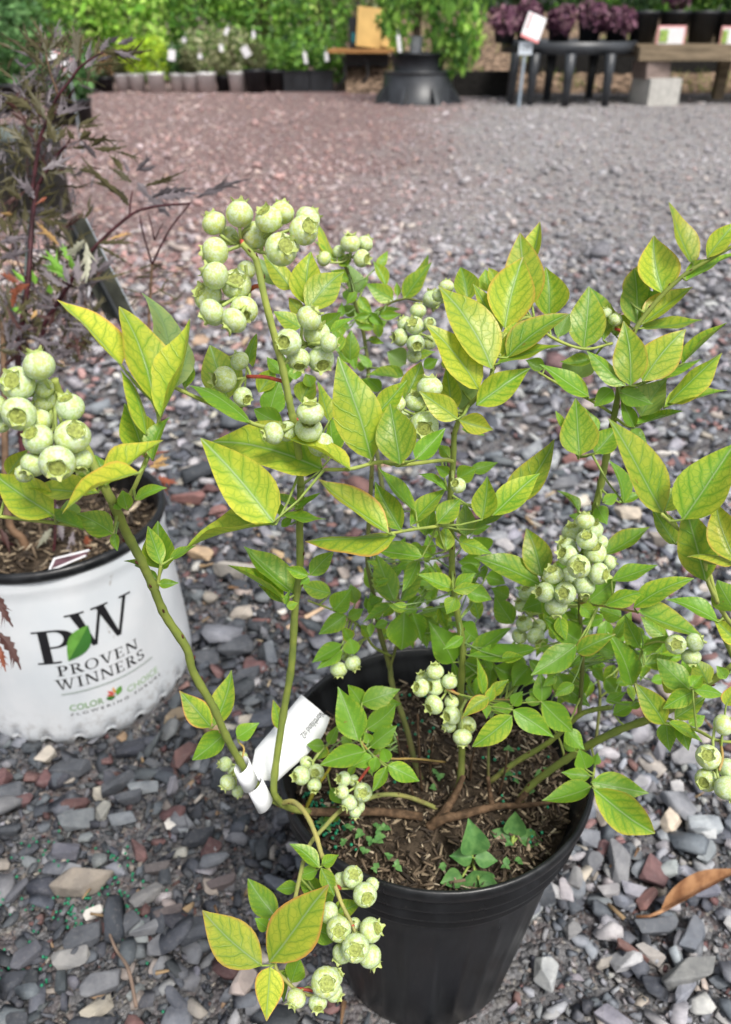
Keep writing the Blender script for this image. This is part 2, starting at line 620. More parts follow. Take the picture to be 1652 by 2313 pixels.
PAL = {'dark': (0.045, 0.050, 0.059), 'slate': (0.084, 0.091, 0.103), 'mid': (0.155, 0.161, 0.173), 'grey': (0.27, 0.265, 0.27),
       'warm': (0.25, 0.225, 0.20), 'maroon': (0.105, 0.060, 0.058), 'red': (0.175, 0.105, 0.095), 'cream': (0.46, 0.42, 0.36),
       'tan': (0.34, 0.24, 0.15), 'white': (0.54, 0.52, 0.48)}
PK = list(PAL)
PA_ = np.array([PAL[k] for k in PK])
W_DARK = np.array([0.40, 0.33, 0.10, 0.04, 0.03, 0.06, 0.01, 0.015, 0.01, 0.005])
W_GREY = np.array([0.15, 0.31, 0.29, 0.12, 0.045, 0.06, 0.015, 0.006, 0.002, 0.002])
W_RED = np.array([0.05, 0.10, 0.12, 0.14, 0.14, 0.19, 0.19, 0.04, 0.02, 0.01])


def stone_colors(x, y):
    n = len(x)
    a = np.clip((x + 0.20 - 0.12 * (y - 0.4)) / 0.35, 0, 1)[:, None]          # grey towards the right
    a = np.clip(a + np.clip((y - 1.0) / 1.0, 0, 1)[:, None], 0, 1)
    b = (np.clip((0.14 * y - 0.45 - x + 0.5) / 0.9, 0, 1) * np.clip((y - 0.95) / 1.6, 0, 1))[:, None]
    w = (W_DARK * (1 - a) + W_GREY * a) * (1 - b) + W_RED * b
    w = w / w.sum(1, keepdims=True)
    cu = np.cumsum(w, 1)
    idx = (rng.random(n)[:, None] > cu).sum(1).clip(0, len(PK) - 1)
    c = PA_[idx] * rng.uniform(0.75, 1.25, (n, 1)) * rng.uniform(0.96, 1.04, (n, 3))
    f = np.clip((y - 1.3) / 2.6, 0, 1)[:, None]                               # finer, paler stone towards the back of the yard
    g = (np.array([[0.225, 0.21, 0.212]]) * (1 - b) + np.array([[0.255, 0.178, 0.170]]) * b)
    c = c * np.minimum(1.38 + 0.50 * a, np.maximum(1.0, 0.40 / c.max(1, keepdims=True))) * (1 - 0.55 * f) + g * 1.6 * 0.55 * f
    c = c * (1 + 0.16 * np.sin(2.1 * x + 0.7 * y + np.sin(1.3 * y)) * f[:, 0] + 0.10 * np.sin(5.3 * x - 1.9 * y) + 0.22 * f[:, 0])[:, None]
    return c


def scatter(n, y0, y1, spread, size, templ, zf=(0.05, 0.35), tilt=0.35):
    """positions between the sight distances y0 and y1, wider than the picture"""
    y = np.sqrt(rng.random(n) * (y1 ** 2 - y0 ** 2) + y0 ** 2)
    if y1 > 5:
        y = y0 + (y1 - y0) * rng.random(n) ** 1.25
    x = (rng.random(n) * 2 - 1) * (spread * y + 0.16)
    keep = ((x - POT.x) ** 2 + (y - POT.y) ** 2 > 0.088 ** 2) & ((x - WPOT.x) ** 2 + (y - WPOT.y) ** 2 > 0.133 ** 2)
    x, y = x[keep], y[keep]
    n = len(x)
    s = size[0] * np.exp(rng.normal(0, size[1], n))
    return x, y, s, rng.uniform(zf[0], zf[1], n) * s, tilt


def rot_mats(n, tilt):
    yaw = rng.random(n) * 2 * math.pi
    a, b = rng.normal(0, tilt, n), rng.normal(0, tilt, n)
    cz, sz = np.cos(yaw), np.sin(yaw)
    ca, sa, cb, sb = np.cos(a), np.sin(a), np.cos(b), np.sin(b)
    Rz = np.zeros((n, 3, 3)); Rz[:, 0, 0] = cz; Rz[:, 0, 1] = -sz; Rz[:, 1, 0] = sz; Rz[:, 1, 1] = cz; Rz[:, 2, 2] = 1
    Rx = np.zeros((n, 3, 3)); Rx[:, 0, 0] = 1; Rx[:, 1, 1] = ca; Rx[:, 1, 2] = -sa; Rx[:, 2, 1] = sa; Rx[:, 2, 2] = ca
    Ry = np.zeros((n, 3, 3)); Ry[:, 1, 1] = 1; Ry[:, 0, 0] = cb; Ry[:, 0, 2] = sb; Ry[:, 2, 0] = -sb; Ry[:, 2, 2] = cb
    return Rx @ Ry @ Rz


def soup(groups, name):
    """joins many placed templates into one mesh with a colour per piece; groups of (templates, xyz, scale(n,3), rot, colours)"""
    VV, FF, CC, o = [], [], [], 0
    for tpl, P, S, Rm, Cc in groups:
        ti = rng.integers(0, len(tpl), len(P))
        for k, (V, Fc) in enumerate(tpl):
            m = np.where(ti == k)[0]
            if len(m) == 0:
                continue
            X = np.einsum('nij,nvj->nvi', Rm[m], V[None] * S[m][:, None, :]) + P[m][:, None, :]
            nv = len(V)
            VV.append(X.reshape(-1, 3))
            FF.append((Fc[None] + (np.arange(len(m)) * nv)[:, None, None] + o).reshape(-1, 3))
            CC.append(np.repeat(Cc[m], nv, 0))
            o += len(m) * nv
    V, Fa, C_ = np.concatenate(VV), np.concatenate(FF), np.concatenate(CC)
    return tri_mesh(name, V, Fa, C_)


def tri_mesh(name, V, Fa, C_=None):
    me = bpy.data.meshes.new(name)
    k = Fa.shape[1]
    me.vertices.add(len(V)); me.vertices.foreach_set('co', V.astype(np.float32).ravel())
    me.loops.add(Fa.size); me.loops.foreach_set('vertex_index', Fa.astype(np.int32).ravel())
    me.polygons.add(len(Fa)); me.polygons.foreach_set('loop_start', np.arange(0, Fa.size, k, dtype=np.int32))
    me.update(calc_edges=True)
    if C_ is not None:
        at_ = me.color_attributes.new('Col', 'FLOAT_COLOR', 'POINT')
        at_.data.foreach_set('color', np.concatenate([C_, np.ones((len(C_), 1))], 1).astype(np.float32).ravel())
    return me


groups = []
for n, y0, y1, size, tp, zf, tl, sprd in (
        (30000, 0.18, 1.25, (0.0068, 0.42), TPL_S, (0.0, 0.5), 0.5, 0.62),
        (6000, 0.20, 1.3, (0.016, 0.38), TPL, (0.05, 0.4), 0.35, 0.62),
        (1100, 0.20, 1.3, (0.026, 0.25), TPL, (0.10, 0.35), 0.25, 0.62),
        (14500, 1.2, 2.9, (0.021, 0.42), TPL, (0.05, 0.4), 0.35, 0.60),
        (24000, 2.6, 9.4, (0.020, 0.42), TPL_S, (0.0, 0.3), 0.3, 0.58)):
    x, y, s, z, tl = scatter(n, y0, y1, sprd, size, tp, zf, tl)
    Cc = stone_colors(x, y)
    if s.mean() < 0.011:
        Cc = Cc * 0.75
    groups.append((tp, np.stack([x, y, z], 1), np.stack([s, s * rng.uniform(0.7, 1.1, len(x)), s * rng.uniform(0.5, 1.0, len(x))], 1),
                   rot_mats(len(x), tl), Cc))
gravel = link('gravel', soup(groups, 'gravel'), [M_STONE_A])
tag(gravel, 'loose angular slate gravel and small chips covering the yard', 'gravel', kind='stuff')

# the largest stones, each its own piece of the ground
HERO = []
for i in range(12):
    V, Fc = stone_template(random.randint(14, 22), random.uniform(0.28, 0.5), 700 + i)
    bm = bmesh.new()
    vs = [bm.verts.new(v) for v in V]
    for f in Fc:
        bm.faces.new([vs[j] for j in f])
    bmesh.ops.dissolve_limit(bm, angle_limit=R(12), verts=bm.verts, edges=bm.edges)
    bmesh.ops.bevel(bm, geom=bm.edges[:], offset=0.018, segments=1, affect='EDGES')
    me = bpy.data.meshes.new('stone')
    bm.to_mesh(me); bm.free()
    me.materials.append(M_STONE_O)
    HERO.append(me)


def stone(x, y, size, colr, h=0.4, yaw=None, asp=1.0, tilt=0.15, zc=0.3, k=None):
    o = link('stone', HERO[random.randrange(12) if k is None else k], parent=ground)
    o.location = (x, y, zc * size * h + 0.004)
    o.rotation_euler = (random.gauss(0, tilt), random.gauss(0, tilt), random.uniform(0, 6.28) if yaw is None else yaw)
    o.scale = (size, size * asp, size * h / 0.4)
    o.color = (*colr, 1)
    return o


# stones one can pick out in the photograph: (pixel x, pixel y, size in px, colour, aspect, yaw)
NOTED = [(198, 2012, 130, (0.22, 0.195, 0.165), 0.8, 0.1), (105, 1722, 50, PAL['cream'], 1.2, 1.2), (399, 1870, 52, PAL['white'], 0.8, 0.2),
         (212, 2072, 44, PAL['white'], 0.9, 0.4), (172, 1830, 62, PAL['maroon'], 0.6, 0.1), (180, 1868, 84, (0.15, 0.165, 0.175), 0.6, 0.3),
         (235, 1846, 50, (0.3, 0.3, 0.27), 1.1, 1.4), (265, 1790, 92, PAL['slate'], 0.4, 0.8), (290, 1818, 66, PAL['slate'], 0.6, 0.4),
         (20, 1812, 75, PAL['slate'], 0.9, 0.2), (160, 1755, 86, PAL['slate'], 0.7, 0.0), (455, 1905, 78, PAL['dark'], 0.8, 0.3),
         (440, 2115, 95, (0.065, 0.072, 0.085), 1.0, 0.1), (330, 2040, 80, (0.16, 0.16, 0.16), 0.6, 0.7), (280, 2105, 75, PAL['slate'], 0.9, 0.6),
         (340, 2110, 80, PAL['mid'], 0.7, 0.3), (190, 2135, 85, PAL['slate'], 0.8, 0.5), (165, 2180, 85, (0.22, 0.22, 0.215), 0.6, 0.2),
         (230, 2240, 90, PAL['mid'], 0.7, 0.4), (365, 2150, 60, PAL['mid'], 1.1, 1.2), (400, 1630, 60, (0.2, 0.16, 0.11), 0.8, 0.3),
         (1395, 1970, 100, (0.20, 0.205, 0.215), 0.5, 1.5), (1515, 1860, 78, (0.58, 0.5, 0.4), 0.9, 0.9), (1478, 1985, 82, (0.17, 0.10, 0.10), 0.9, 1.0),
         (1580, 1880, 90, (0.33, 0.36, 0.38), 0.7, 0.1), (1470, 2110, 105, (0.12, 0.13, 0.145), 0.6, 0.1), (1555, 2140, 105, (0.15, 0.165, 0.19), 0.7, 0.9),
         (1545, 2220, 135, (0.20, 0.205, 0.20), 0.6, 0.2), (1455, 2045, 60, (0.2, 0.11, 0.1), 0.8, 0.7), (1300, 2000, 62, (0.25, 0.25, 0.25), 0.7, 1.2),
         (1335, 1960, 65, PAL['mid'], 0.7, 0.9), (1370, 2025, 55, PAL['grey'], 0.9, 0.2), (1430, 1790, 66, (0.3, 0.3, 0.31), 0.9, 0.3),
         (1548, 1725, 72, (0.27, 0.27, 0.28), 1.0, 0.4), (1490, 1700, 78, (0.2, 0.2, 0.22), 0.6, 1.1), (1465, 2170, 66, (0.34, 0.32, 0.30), 0.7, 2.6),
         (1420, 2165, 78, (0.15, 0.085, 0.075), 0.5, 2.6), (1365, 2185, 44, (0.30, 0.28, 0.25), 0.8, 0.3), (1290, 2110, 50, (0.22, 0.22, 0.22), 0.8, 0.6),
         (430, 1140, 75, (0.21, 0.11, 0.10), 0.7, 0.1), (495, 1165, 50, (0.22, 0.12, 0.11), 0.7, 0.4), (455, 1265, 62, (0.46, 0.34, 0.22), 0.7, 2.8),
         (530, 1305, 90, (0.34, 0.32, 0.29), 0.4, 0.0), (590, 1415, 42, (0.19, 0.10, 0.09), 0.8, 0.2), (535, 1480, 85, PAL['slate'], 0.7, 0.2),
         (470, 1500, 62, PAL['slate'], 0.9, 0.2), (545, 1400, 50, (0.4, 0.36, 0.31), 0.8, 0.2), (600, 1640, 80, (0.09, 0.10, 0.12), 0.8, 0.6),
         (555, 1775, 90, (0.14, 0.135, 0.125), 1.1, 1.2), (560, 1640, 45, PAL['cream'], 0.7, 0.2), (1300, 1050, 60, (0.21, 0.11, 0.10), 0.7, 0.1),
         (1340, 1065, 50, (0.2, 0.11, 0.10), 0.7, 0.1), (1270, 1110, 70, PAL['mid'], 0.6, 0.2), (1520, 1060, 55, (0.22, 0.12, 0.11), 0.8, 0.3),
         (1500, 1040, 52, PAL['white'], 0.6, 0.1), (1420, 1175, 70, (0.42, 0.37, 0.3), 0.6, 0.1), (1370, 1115, 65, PAL['mid'], 0.5, 0.1),
         (1490, 1235, 72, PAL['warm'], 0.5, 0.0), (1285, 1290, 60, PAL['slate'], 0.6, 0.2), (640, 1030, 60, PAL['slate'], 0.5, 0.1),
         (560, 1540, 70, PAL['slate'], 0.7, 0.4), (380, 2080, 70, (0.10, 0.085, 0.085), 0.6, 0.4), (500, 2010, 70, (0.12, 0.10, 0.10), 0.6, 0.4),
         (355, 1975, 60, (0.1, 0.09, 0.09), 0.7, 0.2), (480, 1930, 55, (0.095, 0.055, 0.055), 0.8, 1.2), (555, 2230, 85, (0.42, 0.36, 0.33), 0.6, 1.2)]
for u, v, s, c, asp, yaw in NOTED:
    g = on(u, v)
    dep = (g - CAM).dot(FWD)
    stone(g.x, g.y, s * dep / F * 1.12, c, 0.42, yaw, asp, 0.12, 0.42)
cnt, tries = 0, 0
placed = []
while cnt < 215 and tries < 4000:
    tries += 1
    u, v = random.uniform(-30, 1690), random.uniform(950, 2330)
    g = on(u, v)
    if (g - POT).length < 0.105 or (g - WPOT).length < 0.15:
        continue
    s = random.uniform(0.024, 0.038)
    if any((g - q).length < (s + r_) * 0.5 for q, r_ in placed):
        continue
    placed.append((g, s))
    stone(g.x, g.y, s, tuple(stone_colors(np.array([g.x]), np.array([g.y]))[0]), random.uniform(0.3, 0.5), None, random.uniform(0.55, 0.95), 0.18, 0.40)
    cnt += 1

# small litter lying on the gravel: wood slivers, green fertiliser beads
BOXV = np.array([(a, b, c) for c in (-.5, .5) for a, b in ((-.5, -.5), (.5, -.5), (.5, .5), (-.5, .5))])
BOXF = np.array([(2, 1, 0), (3, 2, 0), (4, 5, 6), (4, 6, 7), (0, 1, 5), (0, 5, 4), (1, 2, 6), (1, 6, 5), (2, 3, 7), (2, 7, 6), (3, 0, 4), (3, 4, 7)])
BOXT = [(BOXV * np.array([1, .17, .09]), BOXF), (np.where(BOXV[:, :1] > 0, BOXV * np.array([1, .08, .07]), BOXV * np.array([1, .24, .10])), BOXF)]
bm = bmesh.new(); bmesh.ops.create_icosphere(bm, subdivisions=1, radius=0.5)
bm.verts.index_update()
ICO = [(np.array([v.co[:] for v in bm.verts]), np.array([[v.index for v in f.verts] for f in bm.faces]))]
bm.free()


def iso(s):
    return np.repeat(s[:, None], 3, 1)


pts = []
for cu, cv, su, sv, n in ((190, 2060, 90, 30, 120), (60, 2180, 50, 35, 30), (90, 1960, 50, 45, 22), (270, 1985, 40, 40, 40), (330, 2170, 60, 60, 8)):
    for _ in range(n):
        g = on(random.gauss(cu, su), random.gauss(cv, sv))
        pts.append((g.x, g.y, random.uniform(0.004, 0.012)))
pts = np.array(pts)
s = rng.uniform(0.0022, 0.0032, len(pts))
beads = link('fertiliser_beads', soup([(ICO, pts, iso(s), rot_mats(len(pts), 1), np.array([(0.005, 0.16, 0.075)]) * rng.uniform(0.7, 1.3, (len(pts), 1)))], 'fertiliser_beads'),
             [simple('green_bead', (0.006, 0.19, 0.09), 0.35, 0.5, 0.3, 300)])
tag(beads, 'spilled green fertiliser beads among the slate at the lower left', 'fertiliser', kind='stuff')
x, y, s, z, _ = scatter(150, 0.22, 1.3, 0.6, (0.016, 0.4), None)
cc = np.array([(0.36, 0.25, 0.14), (0.22, 0.13, 0.07), (0.45, 0.36, 0.24)])[rng.integers(0, 3, len(x))] * rng.uniform(0.6, 1.1, (len(x), 1))
chips = link('wood_slivers', soup([(BOXT, np.stack([x, y, rng.uniform(0.008, 0.014, len(x))], 1), iso(s), rot_mats(len(x), 0.2), cc)], 'wood_slivers'), [M_CHIP])
tag(chips, 'scattered pale wood slivers and bark bits lying on the gravel', 'wood chips', kind='stuff')

# thin dry twig on the slate, lower left; pale stick below the bush
m = MB()
m.tube(smooth_path([on(238, 2085, 0.016), on(262, 2145, 0.018), on(290, 2190, 0.017), on(308, 2275, 0.014)]), [0.0013] * 10 + [0.0016] * 9, 6)
tag(link('dry_twig', m.mesh('dry_twig', True), [simple('grey_twig', (0.18, 0.13, 0.10), 0.8, 0.2, 0.3)]), 'thin grey dry twig lying on the slate at the lower left', 'twig')
m = MB()
m.tube([on(648, 1420, 0.014), on(690, 1395, 0.016), on(735, 1370, 0.018)], [0.003, 0.0034, 0.002], 5)
tag(link('wood_splinter', m.mesh('wood_splinter'), [simple('pale_wood', (0.5, 0.36, 0.24), 0.8, 0.2, 0.2)]), 'pale pinkish wood splinter lying behind the left stems', 'splinter')

# ------------------------------------------------------------------ black nursery pot
SOIL_Z = 0.209
PZ = 0.025
pot = thing('black_nursery_pot', POT, 'round black plastic nursery pot holding the blueberry bush', 'pot')
m = MB()
def ribbed(r_, z, t):
    k_ = min(1, max(0, (z - 0.008) / 0.01)) * min(1, max(0, (0.172 - z) / 0.02))
    return r_ + 0.0011 * k_ * abs(math.cos(14 * t)) ** 6, z


m.lathe([(0.0, 0.003), (0.070, 0.003), (0.0735, 0.0), (0.0755, 0.006), (0.0765, 0.014), (0.0815, 0.05), (0.087, 0.09), (0.0925, 0.13), (0.0975, 0.165), (0.0985, 0.183), (0.1015, 0.188)], 224, ribbed, 0, POT.x, POT.y)
m.lathe([(0.1005, 0.20), (0.098, 0.19), (0.093, 0.145)], 96, None, 0, POT.x, POT.y)
link('body', m.mesh('pot_body', True), [M_BLACK], pot)
m = MB()
m.lathe([(a_, b_ + PZ) for a_, b_ in [(0.1015, 0.163), (0.1050, 0.1642), (0.1066, 0.168), (0.1050, 0.1722), (0.1056, 0.1762), (0.1092, 0.1775), (0.1102, 0.181), (0.1080, 0.1850),
         (0.1082, 0.1885), (0.1112, 0.190), (0.1120, 0.1935), (0.1098, 0.1972), (0.1100, 0.2005), (0.1125, 0.203), (0.1145, 0.207), (0.115, 0.211),
         (0.1143, 0.2148), (0.1125, 0.2158), (0.1108, 0.214), (0.1098, 0.208), (0.1075, 0.203), (0.1060, 0.1985), (0.1045, 0.195), (0.1035, 0.19),
         (0.1015, 0.186), (0.1005, 0.178)]], 96, None, 0, POT.x, POT.y)
link('rim', m.mesh('pot_rim', True), [M_BLACK], pot)
# soil of the pot
m = MB()
rings, nseg = 14, 56
vs, fs = [(POT.x, POT.y, SOIL_Z)], []
for i in range(1, rings + 1):
    for k in range(nseg):
        t = 2 * math.pi * k / nseg
        r_ = 0.1035 * i / rings
        zz = SOIL_Z + 0.006 * (1 - (i / rings) ** 2) + random.uniform(-0.0018, 0.0018)
        vs.append((POT.x + r_ * math.cos(t), POT.y + r_ * math.sin(t), zz))
for k in range(nseg):
    fs.append((0, 1 + k, 1 + (k + 1) % nseg))
    for i in range(rings - 1):
        a, b = 1 + i * nseg, 1 + (i + 1) * nseg
        fs.append((a + k, b + k, b + (k + 1) % nseg, a + (k + 1) % nseg))
m.add(vs, fs)
link('potting_soil', m.mesh('potting_soil', True), [M_SOIL], pot)


def disc_pts(c, rad, n, z0, z1):
    a, r_ = rng.random(n) * 6.283, rad * np.sqrt(rng.random(n))
    return np.stack([c.x + r_ * np.cos(a), c.y + r_ * np.sin(a), rng.uniform(z0, z1, n)], 1)


def litter(c, rad, n, z0, z1, parent, size=0.011):
    p = disc_pts(c, rad, n, z0, z1)
    s = size * np.exp(rng.normal(0, 0.35, n))
    cc = np.array([(0.15, 0.11, 0.072), (0.085, 0.062, 0.042), (0.32, 0.25, 0.165), (0.045, 0.034, 0.025), (0.42, 0.35, 0.25)])[rng.choice(5, n, p=[.26, .28, .16, .24, .06])]
    o = link('bark_litter', soup([(BOXT, p, iso(s), rot_mats(n, 0.45), cc * rng.uniform(0.7, 1.2, (n, 1)))], 'bark_litter'), [M_CHIP], parent)
    return tag(o, kind='stuff')


litter(POT, 0.0985, 3800, SOIL_Z + 0.001, SOIL_Z + 0.009, pot, 0.0056)
pb = []
for u, v, su, sv, n in ((690, 1815, 40, 30, 60), (720, 1870, 40, 25, 50), (930, 1640, 60, 50, 30), (1120, 1700, 80, 60, 22), (1200, 1880, 40, 60, 8)):
    for _ in range(n):
        g = on(random.gauss(u, su), random.gauss(v, sv), SOIL_Z + 0.009)
        if (Vector((g.x, g.y, 0)) - POT).length < 0.098:
            pb.append(g[:])
pb = np.array(pb)
o = link('fertiliser_beads', soup([(ICO, pb, iso(rng.uniform(0.0022, 0.003, len(pb))), rot_mats(len(pb), 1), np.ones((len(pb), 3)))], 'pot_beads'),
         [bpy.data.materials['green_bead']], pot)
tag(o, kind='stuff')

# ------------------------------------------------------------------ blueberry bush
bush = thing('blueberry_bush', POT + Vector((0, 0, SOIL_Z)), 'blueberry bush with yellowing green leaves and unripe pale green berries', 'shrub')
GREEN, YGREEN, OLIVE, REDDISH = (0.175, 0.225, 0.050, 1), (0.27, 0.33, 0.08, 1), (0.125, 0.145, 0.045, 1), (0.30, 0.22, 0.075, 1)
STEMS = []                                    # sampled points of every stem, for attaching leaves


def stem(pts, r0, r1, colr=GREEN, n=8, mat=None, nodes=True):
    """pts: (crop, x, y, depth)"""
    P = smooth_path([at(*p) for p in pts], 6)
    L = len(P)
    k_ = 0.70 if mat is not None else 0.78
    r0, r1 = r0 * k_, r1 * k_
    rad = [r0 + (r1 - r0) * i / (L - 1) for i in range(L)]
    mm = MB()
    mm.tube(P, [q * (1 + 0.04 * math.sin(i * 2.7) + (0.14 if i % 5 == 4 else 0)) for i, q in enumerate(rad)], n)
    o = link('stem', mm.mesh('stem', True), [mat or M_STEM], bush, color=colr)
    STEMS.append((np.array([list(p) for p in P]), np.array(rad)))
    if nodes:                                  # small dark buds along the stem
        b = MB()
        for i in range(4, L - 2, 5):
            t = (Vector(P[i + 1]) - Vector(P[i - 1])).normalized()
            side = t.orthogonal().normalized()
            side.rotate(Matrix.Rotation(i * 2.4, 3, t))
            c0 = Vector(P[i]) + side * rad[i] * 0.85
            b.tube([c0, c0 + side * rad[i] * 0.35 + t * rad[i] * 0.7, c0 + side * rad[i] * 0.5 + t * rad[i] * 1.5], [rad[i] * 0.30, rad[i] * 0.26, rad[i] * 0.04], 5)
        if b.v:
            tag(link('buds', b.mesh('buds', True), [M_BUD], o), kind='stuff')
    return o


M_BUD = simple('bud_scale', (0.10, 0.035, 0.025), 0.7, 0.2, 0.4, 400)
S_ = stem
# left front canes
def sz(c, x, y, h):                          # depth at which a sight line is h above the soil
    return (SOIL_Z + h - H) / ray(*px(c, x, y)).z


def low(pts):
    return [(c, x, y, sz(c, x, y, h)) for c, x, y, h in pts]


S_(low([('G', 1500, 935, .008), ('G', 1250, 905, .014), ('G', 1000, 905, .024), ('G', 800, 905, .034)]), .0044, .0040, mat=M_BRANCH, nodes=False)
S_([('G', 810, 905, .549), ('G', 690, 880, .535), ('G', 618, 830, .522), ('G', 592, 730, .512), ('E', 650, 1800, .495), ('E', 700, 1500, .475),
    ('E', 722, 1150, .450), ('E', 752, 900, .435), ('E', 750, 650, .418), ('E', 757, 400, .402)], .0031, .0023)
S_([('E', 757, 400, .402), ('B', 745, 1650, .385), ('B', 715, 1450, .374), ('B', 690, 1330, .367), ('B', 650, 1130, .357), ('B', 605, 950, .349), ('B', 540, 700, .340),
    ('B', 490, 470, .333), ('B', 455, 415, .331), ('B', 395, 350, .329)], .0023, .0016, YGREEN)
S_([('G', 640, 862, .530), ('G', 560, 810, .520), ('G', 480, 730, .512), ('G', 400, 620, .498), ('G', 300, 440, .476), ('G', 220, 260, .458), ('G', 100, 50, .440),
    ('D', 1140, 1390, .428), ('D', 1010, 1190, .412), ('D', 930, 1000, .396), ('D', 850, 830, .382), ('D', 770, 680, .368), ('D', 690, 500, .352),
    ], .0029, .0028)
S_([('D', 690, 500, .352), ('D', 600, 330, .345), ('A', 480, 1560, .338), ('A', 380, 1360, .332), ('A', 330, 1238, .326)], .0027, .0020, YGREEN)
S_([('A', 690, 2180, .364), ('A', 560, 2145, .357), ('A', 300, 2110, .350), ('A', 0, 2075, .345), ('A', -80, 2065, .345)], .0012, .0009, YGREEN, nodes=False)
S_([('D', 960, 1035, .399), ('D', 972, 960, .395), ('D', 985, 880, .391)], .0012, .001, YGREEN, nodes=False)
S_([('A', 770, 1990, .355), ('A', 830, 1880, .350), ('A', 930, 1640, .345), ('A', 972, 1480, .34), ('A', 935, 1370, .337)], .0013, .001, YGREEN, nodes=False)
S_([('B', 700, 1440, .376), ('B', 520, 1470, .374), ('B', 237, 1346, .366), ('A', 1083, 1292, .358), ('A', 1030, 1250, .354)], .0014, .001, YGREEN, nodes=False)
# hanging twigs over the front of the pot
S_([('G', 640, 850, .526), ('G', 715, 845, .515), ('G', 790, 920, .500), ('G', 850, 1050, .486), ('G', 890, 1180, .476), ('G', 950, 1310, .466), ('G', 1005, 1460, .458),
    ('G', 1060, 1570, .452), ('G', 1090, 1640, .449)], .0022, .0012, (0.30, 0.29, 0.10, 1))
S_([('H', 300, 790, .590), ('G', 1560, 870, .583), ('G', 1400, 810, .568), ('G', 1250, 800, .552), ('G', 1130, 840, .540), ('G', 1010, 890, .528), ('G', 900, 1000, .508),
    ('G', 800, 1130, .490), ('G', 730, 1400, .462), ('G', 690, 1650, .450), ('G', 600, 1835, .445), ('G', 690, 1960, .440), ('G', 760, 2010, .438), ('G', 830, 2030, .436)], .0022, .0011, (0.24, 0.26, 0.08, 1))
# central canes
S_([('H', 300, 800, .592), ('H', 345, 720, .590), ('H', 383, 640, .585), ('H', 392, 480, .572), ('F', 300, 1450, .555), ('F', 312, 1200, .530), ('F', 316, 1100, .522), ('F', 290, 950, .508),
    ('F', 265, 780, .492), ('F', 262, 620, .478), ('F', 255, 360, .455), ('F', 268, 200, .442), ('F', 272, 90, .434), ('C', 362, 1120, .430), ('C', 400, 1030, .424), ('C', 480, 950, .418),
    ('C', 520, 890, .414), ('C', 545, 780, .412), ('C', 580, 670, .414)], .0034, .0012)
S_([('C', 350, 1260, .437), ('C', 300, 1255, .430), ('C', 100, 1278, .408), ('B', 1400, 1690, .392), ('B', 1230, 1690, .380), ('B', 1060, 1730, .372), ('B', 900, 1735, .372)], .0014, .0010, YGREEN, nodes=False)
S_([('F', 262, 500, .468), ('F', 190, 510, .458), ('E', 1600, 645, .445), ('E', 1450, 665, .425), ('E', 1310, 690, .405)], .0012, .001, YGREEN, nodes=False)
S_([('H', 240, 720, .612), ('H', 180, 560, .606), ('H', 140, 400, .600), ('H', 75, 200, .590), ('E', 1300, 1500, .585), ('E', 1240, 1290, .572), ('E', 1190, 1000, .552), ('E', 1165, 850, .545),
    ('E', 1175, 600, .53), ('E', 1190, 350, .515), ('B', 1200, 1500, .505)], .0030, .0016, OLIVE)
S_([('E', 1300, 1520, .585), ('E', 1340, 1380, .575), ('E', 1360, 1220, .56)], .0014, .001, OLIVE, nodes=False)
S_([('E', 1310, 1440, .58), ('E', 1200, 1380, .572), ('E', 1130, 1270, .566), ('E', 1000, 1180, .556), ('E', 800, 1100, .546)], .0013, .0008, GREEN, nodes=False)
S_([('H', 210, 650, .62), ('H', 195, 480, .62), ('H', 190, 330, .62)], .0016, .0012, mat=M_BRANCH, nodes=False)
# back cane with the small leaves
S_([('E', 1360, 1400, .60), ('E', 1330, 900, .605), ('B', 1180, 1350, .60), ('B', 1170, 1110, .60), ('B', 1135, 870, .595), ('B', 1090, 720, .585), ('B', 1065, 580, .575), ('B', 1010, 450, .56)], .0022, .0013, OLIVE)
S_([('B', 1145, 850, .595), ('B', 1280, 730, .585), ('B', 1400, 690, .575), ('B', 1515, 712, .565)], .0012, .0008, OLIVE, nodes=False)
# right canes
S_([('H', 640, 755, .585), ('H', 680, 690, .578), ('H', 740, 630, .570), ('H', 850, 550, .556), ('H', 980, 470, .540), ('H', 1120, 400, .524), ('H', 1260, 350, .508), ('H', 1400, 275, .490), ('H', 1500, 200, .476),
    ('H', 1640, 110, .46)], .0032, .0029)
S_([('H', 520, 640, .592), ('H', 640, 550, .580), ('H', 760, 480, .568), ('H', 850, 410, .556), ('H', 930, 335, .545), ('H', 1000, 310, .54), ('H', 1080, 300, .535)], .0026, .0019)
S_([('H', 930, 335, .546), ('F', 893, 1300, .535), ('F', 900, 1150, .522), ('F', 890, 980, .508), ('F', 885, 880, .5), ('F', 890, 760, .492), ('F', 900, 620, .486)], .0020, .0012, OLIVE)
S_([('H', 530, 720, .60), ('H', 515, 620, .595), ('H', 515, 480, .59), ('F', 455, 1450, .575)], .0016, .001, OLIVE, nodes=False)
S_([('H', 870, 560, .565), ('H', 840, 450, .57), ('H', 780, 350, .56), ('F', 690, 1400, .545)], .0011, .0008, YGREEN, nodes=False)
S_([('F', 965, 1560, .60), ('F', 985, 1350, .598), ('F', 965, 1240, .592), ('F', 925, 1150, .585)], .0016, .0012, OLIVE)
S_([('F', 985, 1350, .597), ('F', 1040, 1300, .59), ('F', 1080, 1200, .58)], .001, .0008, YGREEN, nodes=False)
